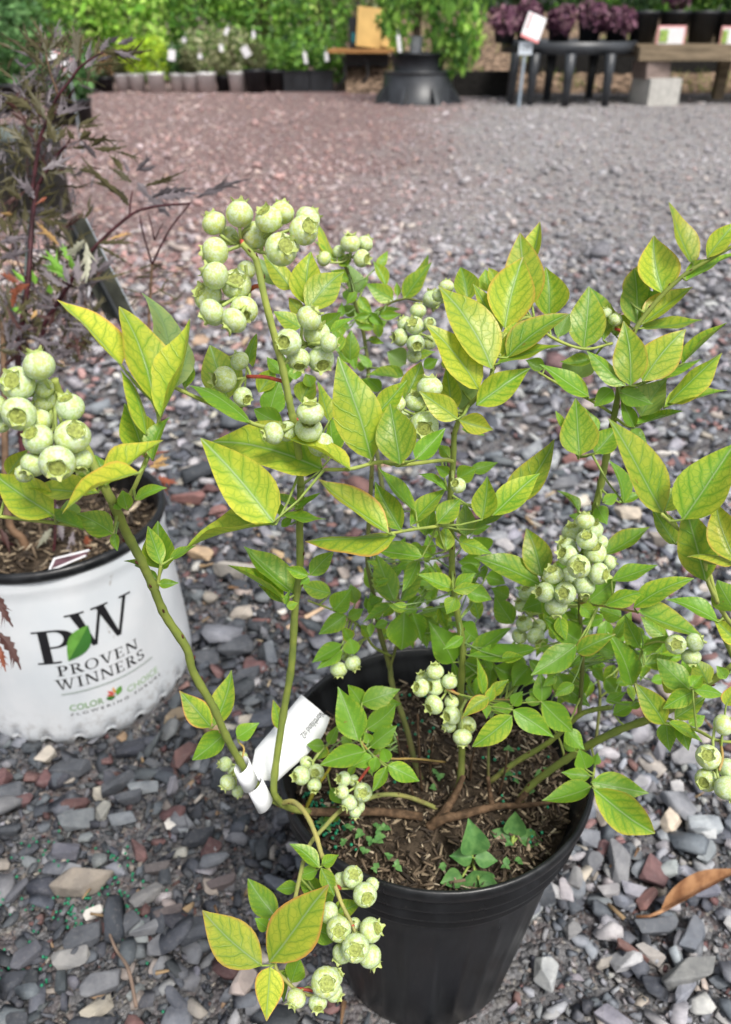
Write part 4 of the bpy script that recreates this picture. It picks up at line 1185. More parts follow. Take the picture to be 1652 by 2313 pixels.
# ---- berries
def berry_meshes():
    mm = MB()
    n, prof = 18, []
    for i in range(13):
        a = math.pi * i / 12
        r_, z_ = math.sin(a), -math.cos(a)
        r_ = max(r_, 0.001)
        zz = z_ * 0.90
        if i >= 11:
            zz = 0.70 if i == 11 else 0.66
            r_ = 0.40 if i == 11 else 0.001
        if i == 10:
            r_, zz = 0.50, 0.82
        prof.append((r_, zz))
    mm.lathe(prof, n)
    b = mm.mesh('berry', True)
    b.materials.append(M_BERRY)
    out = []
    for k in range(4):
        rr = random.Random(k)
        cm = MB()
        N = 30
        vs, fs = [], []
        flare = rr.uniform(0.03, 0.22)
        for lv in range(4):
            for j in range(N):
                t = 2 * math.pi * j / N
                lobe = max(0.0, math.cos(5 * t + 0.4 * math.sin(2 * t + k))) ** 0.7
                q = lv / 3
                r_ = 0.47 + q * (flare * lobe + 0.04) + 0.02 * math.sin(7 * t + k)
                z_ = 0.78 + q * (0.12 + 0.24 * lobe ** 1.5) + 0.02 * math.sin(3 * t + 2 * k) * q
                vs.append((r_ * math.cos(t), r_ * math.sin(t), z_))
        for lv in range(3):
            for j in range(N):
                fs.append((lv * N + j, lv * N + (j + 1) % N, (lv + 1) * N + (j + 1) % N, (lv + 1) * N + j))
        cm.add(vs, fs, 0)
        # recessed disc with the scar of the style
        vs, fs = [], []
        for r_, z_ in ((0.49, 0.80), (0.43, 0.755), (0.38, 0.79), (0.33, 0.785), (0.12, 0.74), (0.05, 0.78), (0.0005, 0.80)):
            for j in range(N):
                t = 2 * math.pi * j / N
                vs.append((r_ * math.cos(t), r_ * math.sin(t), z_))
        for lv in range(6):
            for j in range(N):
                fs.append((lv * N + j, lv * N + (j + 1) % N, (lv + 1) * N + (j + 1) % N, (lv + 1) * N + j))
        cm.add(vs, fs, 1)
        me = cm.mesh('calyx', True)
        me.materials.append(M_CALYX)
        me.materials.append(M_CALYX_IN)
        out.append(me)
    return b, out


BERRY, CALYX = berry_meshes()
M_PED = simple('pedicel', (0.34, 0.42, 0.12), 0.55, 0.3, 0.2, 200)
M_REDST = simple('red_stalk', (0.42, 0.075, 0.05), 0.55, 0.3, 0.3, 200)
nb = 0


def cluster(c, z, node, attach, berries, red=False, yel=0.15, zn=None):
    """berries: (x, y, radius, dx, dy, toward) in zoom pixels, without a direction when the calyx is turned away"""
    global nb
    s = CROPS[c][2]
    B = []
    rm = np.mean([b[2] for b in berries])
    for i, b in enumerate(berries):
        hid = len(b) < 6
        zz = z + (0.006 if hid else 0.0) - (b[2] - rm) / s * z / F * 0.8 + random.uniform(-0.002, 0.002)
        d = (random.uniform(-.5, .5), random.uniform(-.5, .5), -0.8) if hid else b[3:6]
        B.append([b[0], b[1], b[2], zz, d])
    for _ in range(80):                      # push overlapping berries apart along the lines of sight
        for i in range(len(B)):
            for j in range(i):
                pi, pj = at(c, B[i][0], B[i][1], B[i][3]), at(c, B[j][0], B[j][1], B[j][3])
                need = (B[i][2] * B[i][3] + B[j][2] * B[j][3]) / s / F * 0.93
                if (pi - pj).length < need:
                    k = 0.0006 * (1 if B[i][3] >= B[j][3] else -1)
                    B[i][3] += k
                    B[j][3] -= k
    zn = zn or z + 0.004
    nd = at(c, node[0], node[1], zn)
    ped = MB()
    if attach:
        a0 = at(c, attach[0], attach[1], zn)
        q, d = nearest_stem(a0)
        if d < 0.05:
            a0 = q
        ped.tube(smooth_path([a0, (a0 + nd) / 2 + Vector((0, 0, 0.001)), nd], 4), 0.00095, 6, 1 if red else 0)
    for x, y, r_, zz, d in B:
        p = at(c, x, y, zz)
        rad = r_ / s * zz / F
        vd = (CAM - p).normalized()
        dirw = (RIGHT * d[0] + UP * (-d[1]) + vd * d[2]).normalized()
        o = link('berry', BERRY, parent=bush, loc=p)
        o.rotation_mode = 'QUATERNION'
        qz = dirw.to_track_quat('Z', 'Y')
        o.rotation_quaternion = qz @ Vector((0, 0, 1)).rotation_difference(Vector((0, 0, 1))) @ Matrix.Rotation(random.uniform(0, 6.28), 3, 'Z').to_quaternion()
        o.scale = (rad * random.uniform(.96, 1.04), rad * random.uniform(.96, 1.04), rad * random.uniform(.90, 1.04))
        yv = min(0.8, max(0, yel + random.uniform(-0.15, 0.25)))
        o.color = (yv, 0, 0, 1)
        cx_ = link('calyx', random.choice(CALYX), parent=o)
        cx_.color = (yv, random.choice((0.0, 0.1, 0.25, 0.6)) if yel > 0.2 else random.choice((0, 0.05, 0.2)), 0, 1)
        e = p - dirw * rad * 0.88
        mid = (nd + e) / 2 + (e - p).normalized() * rad * 0.4
        ped.tube(smooth_path([nd, mid, e], 3), 0.00075, 5, 0)
        nb += 1
    link('fruit_stalk', ped.mesh('fruit_stalk', True), [M_PED, M_REDST], bush)


K = cluster
K('B', .335, (390, 345), (400, 360), [(228,228,80,-.4,-.8,.25),(383,172,86,0,-1,.1),(480,300,88),(560,205,84,-.3,-.55,.55),(642,165,78,0,-1,-.05),(800,205,82,.75,-.6,-.1),(775,272,92,.4,-.3,.85),(635,388,104,.4,-.3,.85),(320,305,57),(235,400,87,-.9,.1,0),(705,370,48)], True, .25, .342)
K('B', .338, (440, 640), (500, 600), [(235,548,84,-.8,-.5,.05),(362,602,97,0,-.3,.9),(190,672,93,-.6,-.4,.6),(410,757,88,-.1,.5,.8),(215,772,85,-.6,.4,0),(350,822,80,-.6,.6,.1),(425,512,58)], True, .12, .349)
K('B', .358, (800, 970), (640, 1010), [(808,808,78,.6,-.7,.3),(855,902,82,0,-.6,.7),(680,955,85,-.4,0,.9),(880,1060,85,.2,.6,.7),(742,1058,72,.1,.7,.5),(930,960,60,.8,0,0)], False, .05, .366)
K('B', .375, (430, 1165), (610, 1095), [(385,1070,62,-.7,-.6,.1),(290,1182,80,-.8,0,.5),(402,1290,62,.5,.3,.6)], True, .05, .376)
K('B', .368, (760, 1440), (710, 1430), [(815,1387,84,0,-.8,.5),(805,1487,84,0,-.5,.8),(880,1582,80,.5,.8,.2),(590,1512,72,-.8,.2,.2),(672,1500,66,-.5,-.3,.7)], True, .05, .376)
K('B', .555, (1050, 440), (1020, 470), [(1060,350,62,0,-.8,.4),(1150,352,50,.5,-.7,0),(1130,442,55,.7,.1,.6),(900,445,48,-.6,-.4,.2),(990,402,40)], False, .15)
K('B', .50, (1480, 900), (1500, 1000), [(1475,762,50,0,-.9,.2),(1393,840,48,-.5,-.7,.2),(1452,852,57,-.2,-.4,.8),(1366,925,55,-.8,0,.4),(1460,965,57,.2,.3,.9),(1545,842,40,.1,-.3,.9),(1545,955,45),(1450,1035,48)], False, .08)
K('B', .53, (1575, 740), (1540, 720), [(1560,692,58,0,-1,.1),(1620,672,50,.2,-.8,.1)], False, .1)
K('C', .50, (310, 510), (330, 560), [(322,460,35,0,-.9,.1),(285,500,30)], False, .1)
K('C', .405, (180, 1040), (330, 1060), [(245,922,58,0,-.9,.2),(185,985,53,0,-.7,.5),(100,1002,40,-.6,-.5,.2),(122,1070,45),(220,1097,68,0,.25,.95),(270,1022,40)], False, .12)
K('C', .435, (350, 1340), (340, 1330), [(375,1370,38,-.4,-.3,.8)], False, .1)
K('C', .46, (1090, 650), (1120, 690), [(1095,612,32,.2,-.7,.2),(1052,582,28,-.2,-.8,.2)], True, .2)
K('A', .312, (330, 1300), (360, 1310), [(240,1152,95,-.3,-.85,.1),(110,1262,108,-.4,-.2,.85),(115,1447,104,-.1,.2,.95),(270,1288,58),(268,1372,70),(430,1407,88,-.3,-.6,.6),(235,1602,96,-.5,-.4,.75),(445,1585,108,.2,-.4,.85),(242,1492,78,-.4,-.5,.3),(350,1748,110,0,.4,.9),(205,1757,80,-.4,.6,.3),(490,1727,78,0,.8,.3),(10,1512,52),(-25,1400,75,-.5,.2,.3),(150,1812,58)], True, .12, .329)
K('F', .475, (890, 650), (890, 700), [(912,490,47,0,-1,.1),(950,532,50,.1,-.7,.6),(850,547,51,-.1,-.8,.5),(920,582,52,0,-.5,.8),(820,615,50,-.5,-.7,.3),(825,657,52,-.6,-.3,.6),(960,645,56,0,-.6,.7),(880,712,58,0,0,1),(980,747,54,.6,.1,.6),(1030,692,38,.8,-.2,.2),(757,752,50,-.2,-.7,.6),(835,765,50),(908,807,54,0,.9,.35),(715,838,50,-.7,-.1,.5),(815,842,54,-.2,0,.95),(770,907,54,0,.8,.2),(990,592,35)], False, .0, .488)
K('F', .54, (640, 950), (720, 960), [(615,992,42,-.2,-.6,.4),(670,1052,44,.4,.6,.5),(592,1052,38),(685,1002,35),(632,842,45,-.3,-.7,.4),(602,902,35,-.4,-.6,.3)], False, .0)
K('F', .465, (1390, 1100), (1320, 1085), [(1355,1092,49,0,0,1),(1447,1082,48,.7,-.3,.3),(1430,1152,46,0,.9,.1)], False, .05)
K('H', .43, (1575, 560), (1580, 530), [(1590,380,48,.7,-.2,.3),(1520,527,56,-.1,-.2,.95),(1512,632,54,-.3,.3,.85),(1612,582,50,.5,-.2,.3),(1602,667,56,.5,.6,.3)], True, .05)
K('H', .505, (318, 212), (350, 225), [(270,135,42,0,-1,.2),(215,167,34,-.3,-.8,.2),(205,210,42,-.6,-.1,.6),(266,202,46,-.6,0,.7),(335,182,38,.2,-.5,0),(265,287,46,-.6,.4,.5),(345,275,33)], True, .0)
K('H', .51, (385, 320), (385, 300), [(345,336,44,-.6,.2,.7),(416,382,42,0,.4,.85),(335,382,35,-.7,.4,.2),(395,436,46,0,1,.1)], False, .0)
K('G', .53, (370, 640), (390, 590), [(295,612,44,-.8,0,.3),(347,657,40,.1,.2,.8),(310,725,52,-.5,.6,.2),(372,780,38,.3,.8,.2),(400,572,36)], False, .0)
K('G', .53, (830, 600), (860, 560), [(760,682,57,-.6,.1,.5),(850,662,52,-.1,.1,.95),(840,742,45,0,.6,.5),(792,602,40)], False, .0)
K('G', .515, (1110, 720), (1170, 650), [(1020,705,48,-.7,-.1,.6),(1080,712,35),(1012,782,44,-.7,0,.4),(1138,785,58,0,.1,.98),(1055,847,50,-.5,.6,.4),(1105,872,44),(1090,905,38,0,1,0)], True, .0)
K('E', .56, (1030, 1420), (1090, 1400), [(990,1522,52,0,.9,.2),(1075,1482,50,.4,.6,.3),(1030,1432,40)], False, .0)
K('G', .465, (1000, 1375), (980, 1370), [(1075,1302,66,.2,-.3,.9),(1000,1322,48),(1150,1412,75,.2,.3,.9),(1192,1352,45)], True, .03)
K('G', .447, (1080, 1620), (1070, 1590), [(930,1522,65,-.8,-.1,.4),(990,1622,76,0,.2,.95),(1085,1592,40),(1185,1627,75,.7,-.2,.5),(1092,1737,85,0,.2,.95),(1010,1770,64,-.5,.8,.1),(1180,1787,73,.5,.8,.1)], True, .03)
K('G', .435, (830, 2000), (740, 1970), [(910,1947,90,.1,.1,.98),(965,1912,55,.8,-.6,0),(962,2012,55,.5,.4,.3),(730,2045,60,-.3,.5,.4),(862,2070,58,0,.5,.6)], True, .03)
print('berries', nb)

# ------------------------------------------------------------------ white name tag looped round the left cane
M_TAGSIDE = M_PAPER
tagt = thing('plant_tag', at('G', 470, 700, .505), 'white plastic name tag looped round the left cane of the blueberry', 'plant tag')
rows = [((748, 176), (950, 342), .568, .560), ((700, 232), (925, 420), .563, .555), ((640, 302), (888, 488), .557, .549), ((560, 398), (800, 580), .549, .542), ((505, 462), (700, 665), .542, .536),
        ((468, 510), (622, 736), .535, .529), ((462, 570), (560, 722), .524, .519), ((455, 620), (505, 722), .512, .510)]
m = MB()
vs, fs = [], []
NS = 6
for (l, r_, zl, zr) in rows:
    l, r_ = ((l[0] * .94 + r_[0] * .06, l[1] * .94 + r_[1] * .06), (r_[0] * .93 + l[0] * .07, r_[1] * .93 + l[1] * .07))
    for k in range(NS + 1):
        t = k / NS
        bow = -0.004 * math.sin(math.pi * t)
        vs.append(at('G', l[0] + (r_[0] - l[0]) * t, l[1] + (r_[1] - l[1]) * t, zl + (zr - zl) * t + bow))
for i in range(len(rows) - 1):
    for k in range(NS):
        a = i * (NS + 1) + k
        fs.append((a, a + 1, a + NS + 2, a + NS + 1))
m.add(vs, fs)
strip_o = link('strip', m.mesh('strip', True), [M_PAPER], tagt)
md = strip_o.modifiers.new('thickness', 'SOLIDIFY'); md.thickness = 0.0004; md.offset = 1


def band(c0, c1, rad, a0, a1, name, hgt):
    """a band bent round the cane: axis from c0 to c1"""
    ax = (c1 - c0).normalized()
    e1 = (CAM - c0); e1 = (e1 - ax * e1.dot(ax)).normalized()
    e2 = ax.cross(e1)
    mm = MB()
    n = 22
    vv, ff = [], []
    for k in range(n + 1):
        t = a0 + (a1 - a0) * k / n
        rr = rad * (1 + 0.06 * math.sin(2 * t))
        dd = e1 * math.cos(t) * rr + e2 * math.sin(t) * rr
        sh = ax * (0.0016 * math.sin(t * 0.9))
        vv += [c0 + dd + sh, c1 + dd + sh]
    for k in range(n):
        ff.append((2 * k, 2 * k + 2, 2 * k + 3, 2 * k + 1))
    mm.add(vv, ff)
    o = link(name, mm.mesh(name, True), [M_PAPER], tagt)
    d_ = o.modifiers.new('thickness', 'SOLIDIFY'); d_.thickness = 0.0004
    return o


band(at('G', 395, 620, .497), at('G', 448, 735, .506), 0.0055, R(-150), R(160), 'loop', .1)
band(at('G', 475, 735, .508), at('G', 540, 865, .513), 0.0058, R(-150), R(160), 'loop', .1)


def text_mesh(body, size, align='LEFT', spacing=1.0):
    cu = bpy.data.curves.new('t', 'FONT')
    cu.body = body
    cu.size = size
    cu.align_x = align
    cu.space_character = spacing
    cu.resolution_u = 3
    o = bpy.data.objects.new('t', cu)
    col.objects.link(o)
    bpy.context.view_layer.update()
    me = bpy.data.meshes.new_from_object(o.evaluated_get(bpy.context.evaluated_depsgraph_get()))
    V = [v.co.copy() for v in me.vertices]
    Fc = [tuple(p.vertices) for p in me.polygons]
    bpy.data.objects.remove(o)
    bpy.data.curves.remove(cu)
    bpy.data.meshes.remove(me)
    return V, Fc


# the typed name, rotated on the tag: reads from upper right to lower left
o0 = at('G', 884, 282, .5572)
t1 = at('G', 752, 432, .5422)
tx = (t1 - o0)
wid = tx.length
tx.normalize()
nrm = (CAM - o0).normalized()
tyv = nrm.cross(tx).normalized()
V, Fc = text_mesh('Northland #2', 1.0)
xm = max(v.x for v in V)
k = wid / xm
m = MB()
m.add([o0 + tx * v.x * k + tyv * (v.y * k * 1.5) + nrm * 0.0004 for v in V], Fc)
link('printed_name', m.mesh('printed_name'), [M_INK], tagt)

# ------------------------------------------------------------------ white pot with the logo
WR_H = 0.22


def white_r(t, z):
    base = 0.1300 - 0.011 * z / WR_H
    if z < 0.02:
        base -= 0.006 * ((0.02 - z) / 0.02) ** 2
    w = 0.0012 * math.sin(5 * t + 9 * z) * math.sin(14 * z + 1.3) + 0.0009 * math.sin(11 * t - 30 * z) * (z / WR_H)
    return base + w


wpot = thing('white_nursery_pot', WPOT0, 'white plastic nursery pot with black PW lettering, green leaf and scalloped base', 'pot')
m = MB()
prof = [z for z in (0.0, 0.003, 0.006, 0.010, 0.014, 0.02, 0.035, 0.05, 0.07, 0.09, 0.11, 0.13, 0.15, 0.17, 0.185, 0.195, 0.199, 0.203, 0.208, 0.213)]
n = 240
vs, fs = [], []
for z in prof:
    for kk in range(n):
        t = 2 * math.pi * kk / n
        r_ = white_r(t, z)
        zz = z
        nt = max(0.0, math.cos(24 * t)) ** 2
        if z < 0.012:
            zz = z + nt * 0.011 * (1 - z / 0.012)
        if 0.008 < z < 0.018:
            r_ -= 0.0055 * nt
        if z > 0.198:
            r_ += 0.0012
        vs.append((WPOT0.x + r_ * math.cos(t), WPOT0.y + r_ * math.sin(t), zz))
for i in range(len(prof) - 1):
    for kk in range(n):
        fs.append((i * n + kk, i * n + (kk + 1) % n, (i + 1) * n + (kk + 1) % n, (i + 1) * n + kk))
m.add(vs, fs)
link('wall', m.mesh('white_wall', True), [M_WHITEPOT], wpot)
m = MB()
m.lathe([(0.1185, 0.2115), (0.1225, 0.2125), (0.1242, 0.2165), (0.1235, 0.2210), (0.1215, 0.2230), (0.1180, 0.2225), (0.1160, 0.2190), (0.1145, 0.205), (0.1125, 0.17)], 96, None, 0, WPOT0.x, WPOT0.y)
link('rim', m.mesh('white_pot_rim', True), [M_BLACK], wpot)
m = MB()
vs, fs = [(WPOT0.x, WPOT0.y, 0.190)], []
for i in range(1, 11):
    for kk in range(48):
        t = 2 * math.pi * kk / 48
        vs.append((WPOT0.x + 0.0116 * i * math.cos(t), WPOT0.y + 0.0116 * i * math.sin(t), 0.186 + random.uniform(-.002, .003)))
for kk in range(48):
    fs.append((0, 1 + kk, 1 + (kk + 1) % 48))
    for i in range(9):
        a, b = 1 + i * 48, 1 + (i + 1) * 48
        fs.append((a + kk, b + kk, b + (kk + 1) % 48, a + (kk + 1) % 48))
m.add(vs, fs)
link('potting_soil', m.mesh('elder_soil', True), [M_SOIL], wpot)
litter(WPOT0, 0.112, 900, 0.186, 0.196, wpot, 0.010)


def wrap(polys, name, mat, lift=0.0007):
    """polys: flat polygons in (arc metres, height) -> meshes lying on the pot's wall"""
    bm = bmesh.new()
    for V, Fc in polys:
        vv = [bm.verts.new((x, y, 0)) for x, y in V]
        for f in Fc:
            try:
                bm.faces.new([vv[i] for i in f])
            except ValueError:
                pass
    bmesh.ops.triangulate(bm, faces=bm.faces)
    for _ in range(3):
        ed = [e for e in bm.edges if e.calc_length() > 0.006]
        if not ed:
            break
        bmesh.ops.subdivide_edges(bm, edges=ed, cuts=1)
        bmesh.ops.triangulate(bm, faces=bm.faces)
    for v in bm.verts:
        t = v.co.x / 0.125
        r_ = white_r(t, v.co.y) + lift
        v.co = Vector((WPOT0.x + r_ * math.cos(t), WPOT0.y + r_ * math.sin(t), v.co.y))
    me = bpy.data.meshes.new(name)
    bm.to_mesh(me); bm.free()
    return link(name, me, [mat], wpot)


def quad(a, b, c, d):
    return ([a, b, c, d], [(0, 1, 2, 3)])


def rect(x0, y0, x1, y1):
    return quad((x0, y0), (x1, y0), (x1, y1), (x0, y1))


def arc(cx_, cy_, ro, rio, a0, a1, n=16):
    V = []
    for i in range(n + 1):
        t = R(a0 + (a1 - a0) * i / n)
        V += [(cx_ + ro[0] * math.cos(t), cy_ + ro[1] * math.sin(t)), (cx_ + rio[0] * math.cos(t), cy_ + rio[1] * math.sin(t))]
    return V, [(2 * i, 2 * i + 2, 2 * i + 3, 2 * i + 1) for i in range(n)]


SERIF = {
    'P': (0.68, [rect(.12, 0, .27, 1), rect(.02, 0, .40, .05), rect(.02, .95, .12, 1), rect(.27, .95, .36, 1), rect(.27, .46, .36, .51), arc(.36, .73, (.31, .27), (.15, .22), -90, 90)]),
    'R': (0.80, [rect(.12, 0, .25, 1), rect(.02, 0, .36, .05), rect(.02, .95, .12, 1), rect(.25, .95, .36, 1), rect(.25, .48, .36, .53), arc(.36, .74, (.27, .26), (.14, .21), -90, 90), quad((.30, .50), (.46, .52), (.80, 0), (.62, 0)), rect(.62, 0, .84, .045)]),
    'O': (0.86, [arc(.43, .5, (.42, .52), (.29, .47), 0, 360, 28)]),
    'V': (0.82, [quad((.08, 1), (.24, 1), (.47, 0), (.39, 0)), quad((.68, 1), (.75, 1), (.47, 0), (.41, .06)), rect(0, .955, .34, 1), rect(.58, .955, .84, 1)]),
    'E': (0.68, [rect(.12, 0, .26, 1), rect(.02, 0, .12, .05), rect(.02, .95, .12, 1), rect(.26, 0, .62, .05), rect(.26, .95, .60, 1), rect(.26, .48, .5, .53), rect(.57, .05, .62, .22), rect(.55, .8, .60, .95), rect(.46, .4, .5, .62)]),
    'N': (0.90, [rect(.12, 0, .19, 1), rect(.74, 0, .81, 1), quad((.08, 1), (.26, 1), (.81, 0), (.68, 0)), rect(.02, 0, .30, .045), rect(.62, .955, .92, 1)]),
    'W': (1.24, [quad((.08, 1), (.24, 1), (.45, 0), (.37, 0)), quad((.60, 1), (.66, 1), (.45, 0), (.40, .05)), quad((.54, 1), (.70, 1), (.90, 0), (.82, 0)), quad((1.08, 1), (1.15, 1), (.90, 0), (.85, .05)), rect(0, .955, .34, 1), rect(.46, .955, .78, 1), rect(1.0, .955, 1.24, 1)]),
    'I': (0.40, [rect(.13, 0, .27, 1), rect(.02, 0, .38, .05), rect(.02, .95, .38, 1)]),
    'S': (0.60, [arc(.30, .75, (.26, .26), (.14, .19), 20, 270, 16), arc(.30, .26, (.28, .27), (.15, .2), -165, 90, 16)]),
}


def serif_line(txt, x0, x1, y0, h):
    tot = sum(SERIF[ch][0] + 0.10 for ch in txt) - 0.10
    kx = (x1 - x0) / tot
    out, x = [], x0
    for ch in txt:
        w_, polys = SERIF[ch]
        for V, Fc in polys:
            out.append(([(x + a * kx, y0 + b * h) for a, b in V], Fc))
        x += (w_ + 0.10) * kx
    return out


def sans_line(txt, x0, x1, y0, h):
    V, Fc = text_mesh(txt, 1.0)
    xm, ym = max(v.x for v in V), max(v.y for v in V)
    return [([(x0 + v.x / xm * (x1 - x0), y0 + v.y / ym * h) for v in V], Fc)]


def A_(deg):
    return R(deg) * 0.125


wrap(serif_line('P', A_(-85.5), A_(-66.5), 0.114, 0.040), 'printed_letter', M_INK)
wrap(serif_line('W', A_(-69), A_(-36.5), 0.1245, 0.044), 'printed_letter', M_INK)
lx, ly = A_(-66), 0.127
LF = [(lx - .012 + 0.026 * q + 0.010 * math.sin(math.pi * q), ly - .012 + .036 * q - 0.008 * math.sin(math.pi * q)) for q in np.linspace(0, 1, 9)]
LB = [(lx - .012 + 0.026 * q - 0.007 * math.sin(math.pi * q), ly - .012 + .036 * q + 0.010 * math.sin(math.pi * q)) for q in np.linspace(0, 1, 9)]
LM = [(lx - .012 + 0.026 * q, ly - .012 + .036 * q) for q in np.linspace(0, 1, 9)]
wrap([(LB + LM, [(i, i + 1, 10 + i, 9 + i) for i in range(8)])], 'printed_leaf', M_INKG, 0.0012)
wrap([(LM + LF, [(i, i + 1, 10 + i, 9 + i) for i in range(8)])], 'printed_leaf', M_INKD, 0.0012)
wrap(serif_line('PROVEN', A_(-77.5), A_(-38.5), 0.0975, 0.0125), 'printed_text', M_INK)
wrap(serif_line('WINNERS', A_(-79.5), A_(-36), 0.0800, 0.0130), 'printed_text', M_INK)
wrap([rect(A_(-78), 0.0735, A_(-31.5), 0.0741)], 'printed_line', M_GREYINK)
wrap([rect(A_(-78), 0.0722, A_(-31.5), 0.0727)], 'printed_line', M_GREYINK)
wrap(sans_line('COLOR', A_(-76), A_(-60.5), 0.0500, 0.0078), 'printed_text', M_INKG)
wrap(sans_line('CHOICE', A_(-49), A_(-30), 0.0500, 0.0080), 'printed_text', M_INKG2)
wrap(sans_line('F L O W E R I N G   S H R U B S', A_(-76), A_(-29), 0.0430, 0.0036), 'printed_text', M_INK)


def petal(cx_, cy_, ang, ln, wd, mat):
    a = R(ang)
    P_ = []
    for q in np.linspace(0, 1, 7):
        w_ = wd * math.sin(math.pi * q)
        P_.append((cx_ + math.cos(a) * ln * q - math.sin(a) * w_, cy_ + math.sin(a) * ln * q + math.cos(a) * w_))
    for q in np.linspace(1, 0, 7)[1:-1]:
        w_ = wd * math.sin(math.pi * q)
        P_.append((cx_ + math.cos(a) * ln * q + math.sin(a) * w_, cy_ + math.sin(a) * ln * q - math.cos(a) * w_))
    wrap([(P_, [tuple(range(len(P_)))])], 'printed_petal', mat, 0.001)


pc = A_(-54.5)
petal(pc + .001, .0535, 60, .012, .0034, M_INKG)
petal(pc - .0005, .0530, 170, .010, .0032, M_INKD)
petal(pc - .001, .0560, 130, .010, .0014, M_INKR)
petal(pc, .0570, 100, .009, .0014, M_INKO)
petal(pc - .002, .0550, 150, .008, .0012, M_INKR)

wpot.location = WPOT
wpot.scale = (WK, WK, WK)

# ------------------------------------------------------------------ cut-leaf purple elder in the white pot
elder = thing('purple_elder', WPOT + Vector((0, 0, 0.19)), 'cut-leaf elder with dark purple lacy leaves in the white pot', 'shrub')
EC = {'d': (0.070, 0.062, 0.026), 'g': (0.145, 0.125, 0.135), 'p': (0.27, 0.27, 0.20), 'G': (0.17, 0.36, 0.045), 'R': (0.24, 0.075, 0.04), 'Y': (0.42, 0.26, 0.10), 'b': (0.065, 0.028, 0.024)}


ELD = [MB(), []]


def elder_leaf(c, bx, by, tx, ty, w, z, kind='d', lobes=True, collect=False):
    B, T = at(c, bx, by, z), at(c, tx, ty, z + random.uniform(-0.012, 0.012))
    A = T - B
    L = A.length
    A.normalize()
    vd = (CAM - B).normalized()
    W0 = A.cross(vd).normalized()
    ro = random.uniform(-0.6, 0.6)
    W = W0 * math.cos(ro) + vd * math.sin(ro)
    Nn = A.cross(W).normalized()
    hw = w / CROPS[c][2] * z / F * 0.52
    mm = MB()
    ns = 12
    bend = random.uniform(-0.10, 0.10) * L
    cur = random.uniform(-0.06, 0.06) * L
    vs, fs = [], []

    def mid(u):
        s4 = 4 * u * (1 - u)
        return A * (u * L) + Nn * (bend * s4) + W * (cur * s4)
    for i in range(ns + 1):
        u = i / ns
        h = hw * ((u / 0.3) ** 0.8 if u < 0.3 else ((1 - u) / 0.7) ** 0.85)
        h *= 0.66 + 0.5 * (i % 2)
        h = max(h, 0.0004)
        p = mid(u)
        vs += [p - W * h + Nn * h * 0.35, p, p + W * h + Nn * h * 0.35]
    for i in range(ns):
        a = i * 3
        fs += [(a, a + 1, a + 4, a + 3), (a + 1, a + 2, a + 5, a + 4)]
    mm.add(vs, fs)
    if lobes and L > 0.018:
        for k_ in range(random.randint(3, 6)):
            u = random.uniform(0.15, 0.65)
            sg = random.choice((-1, 1))
            p = mid(u)
            dl = (A * random.uniform(0.6, 1.0) + W * sg * random.uniform(0.3, 0.6)).normalized() * L * random.uniform(0.28, 0.5)
            q = A * hw * 0.75
            mm.add([p - q, p + q, p + dl * 0.6 + q * 0.6 + W * sg * hw * 0.15, p + dl, p + dl * 0.5 - q * 0.2], [(0, 1, 2, 4), (4, 2, 3)])
    cc = np.array(EC[kind]) * random.uniform(0.75, 1.3)
    if collect:
        ELD[0].add([Vector(p) + B for p in mm.v], mm.f)
        ELD[1].extend([cc] * len(mm.v))
        return None
    me = mm.mesh('leaf')
    C_ = np.repeat(cc[None], len(mm.v), 0) * (1 + rng.normal(0, 0.08, (len(mm.v), 1)))
    at_ = me.color_attributes.new('Col', 'FLOAT_COLOR', 'POINT')
    at_.data.foreach_set('color', np.concatenate([C_, np.ones((len(C_), 1))], 1).astype(np.float32).ravel())
    return link('leaf', me, [M_ELDER], elder, B)


def estem(pts, r0, r1, mat=None):
    P = smooth_path([at(*p) for p in pts], 5)
    mm = MB()
    mm.tube(P, [r0 + (r1 - r0) * i / (len(P) - 1) for i in range(len(P))], 7)
    link('stem', mm.mesh('stem', True), [mat or M_ELSTEM], elder)


estem([('J', 270, 1547, .86), ('J', 320, 1200, .85), ('J', 350, 1020, .845), ('J', 400, 890, .84), ('J', 470, 720, .835), ('J', 510, 640, .83), ('J', 620, 500, .825), ('J', 700, 390, .82), ('J', 830, 300, .815), ('J', 900, 265, .81)], .0022, .0009)
estem([('M', 210, 500, .93), ('K', 150, 1500, .90), ('K', 190, 1050, .88), ('K', 230, 780, .87), ('K', 265, 250, .865), ('K', 310, 0, .86), ('J', 350, 1390, .858), ('J', 500, 1160, .85), ('J', 580, 1075, .845)], .0038, .0012)
estem([('J', 510, 640, .83), ('J', 440, 440, .825), ('J', 400, 270, .82)], .0011, .0008, M_ELSTEM2)
estem([('J', 330, 1080, .845), ('J', 200, 860, .84), ('J', 110, 760, .835)], .001, .0007)
estem([('K', 330, 1500, .90), ('K', 360, 1150, .885), ('K', 450, 990, .875), ('K', 600, 740, .86), ('K', 700, 590, .855), ('K', 820, 450, .85), ('K', 1060, 240, .845), ('K', 1240, 170, .845), ('K', 1550, 140, .845)], .0030, .0011, M_ELSTEM)
estem([('K', 1055, 240, .845), ('K', 1065, 130, .842), ('K', 1080, 40, .84)], .0010, .0008)
estem([('K', 1210, 1250, .93), ('K', 1220, 1000, .92), ('K', 1240, 640, .91)], .0022, .0015, M_ELSTEM2)
estem([('K', 1240, 640, .91), ('K', 1380, 360, .90), ('K', 1560, 130, .89)], .0013, .0008)
estem([('K', 1240, 640, .91), ('K', 1160, 350, .90), ('K', 1140, 240, .895)], .0012, .0007)
estem([('K', 1260, 440, .905), ('K', 1210, 220, .90)], .001, .0006)
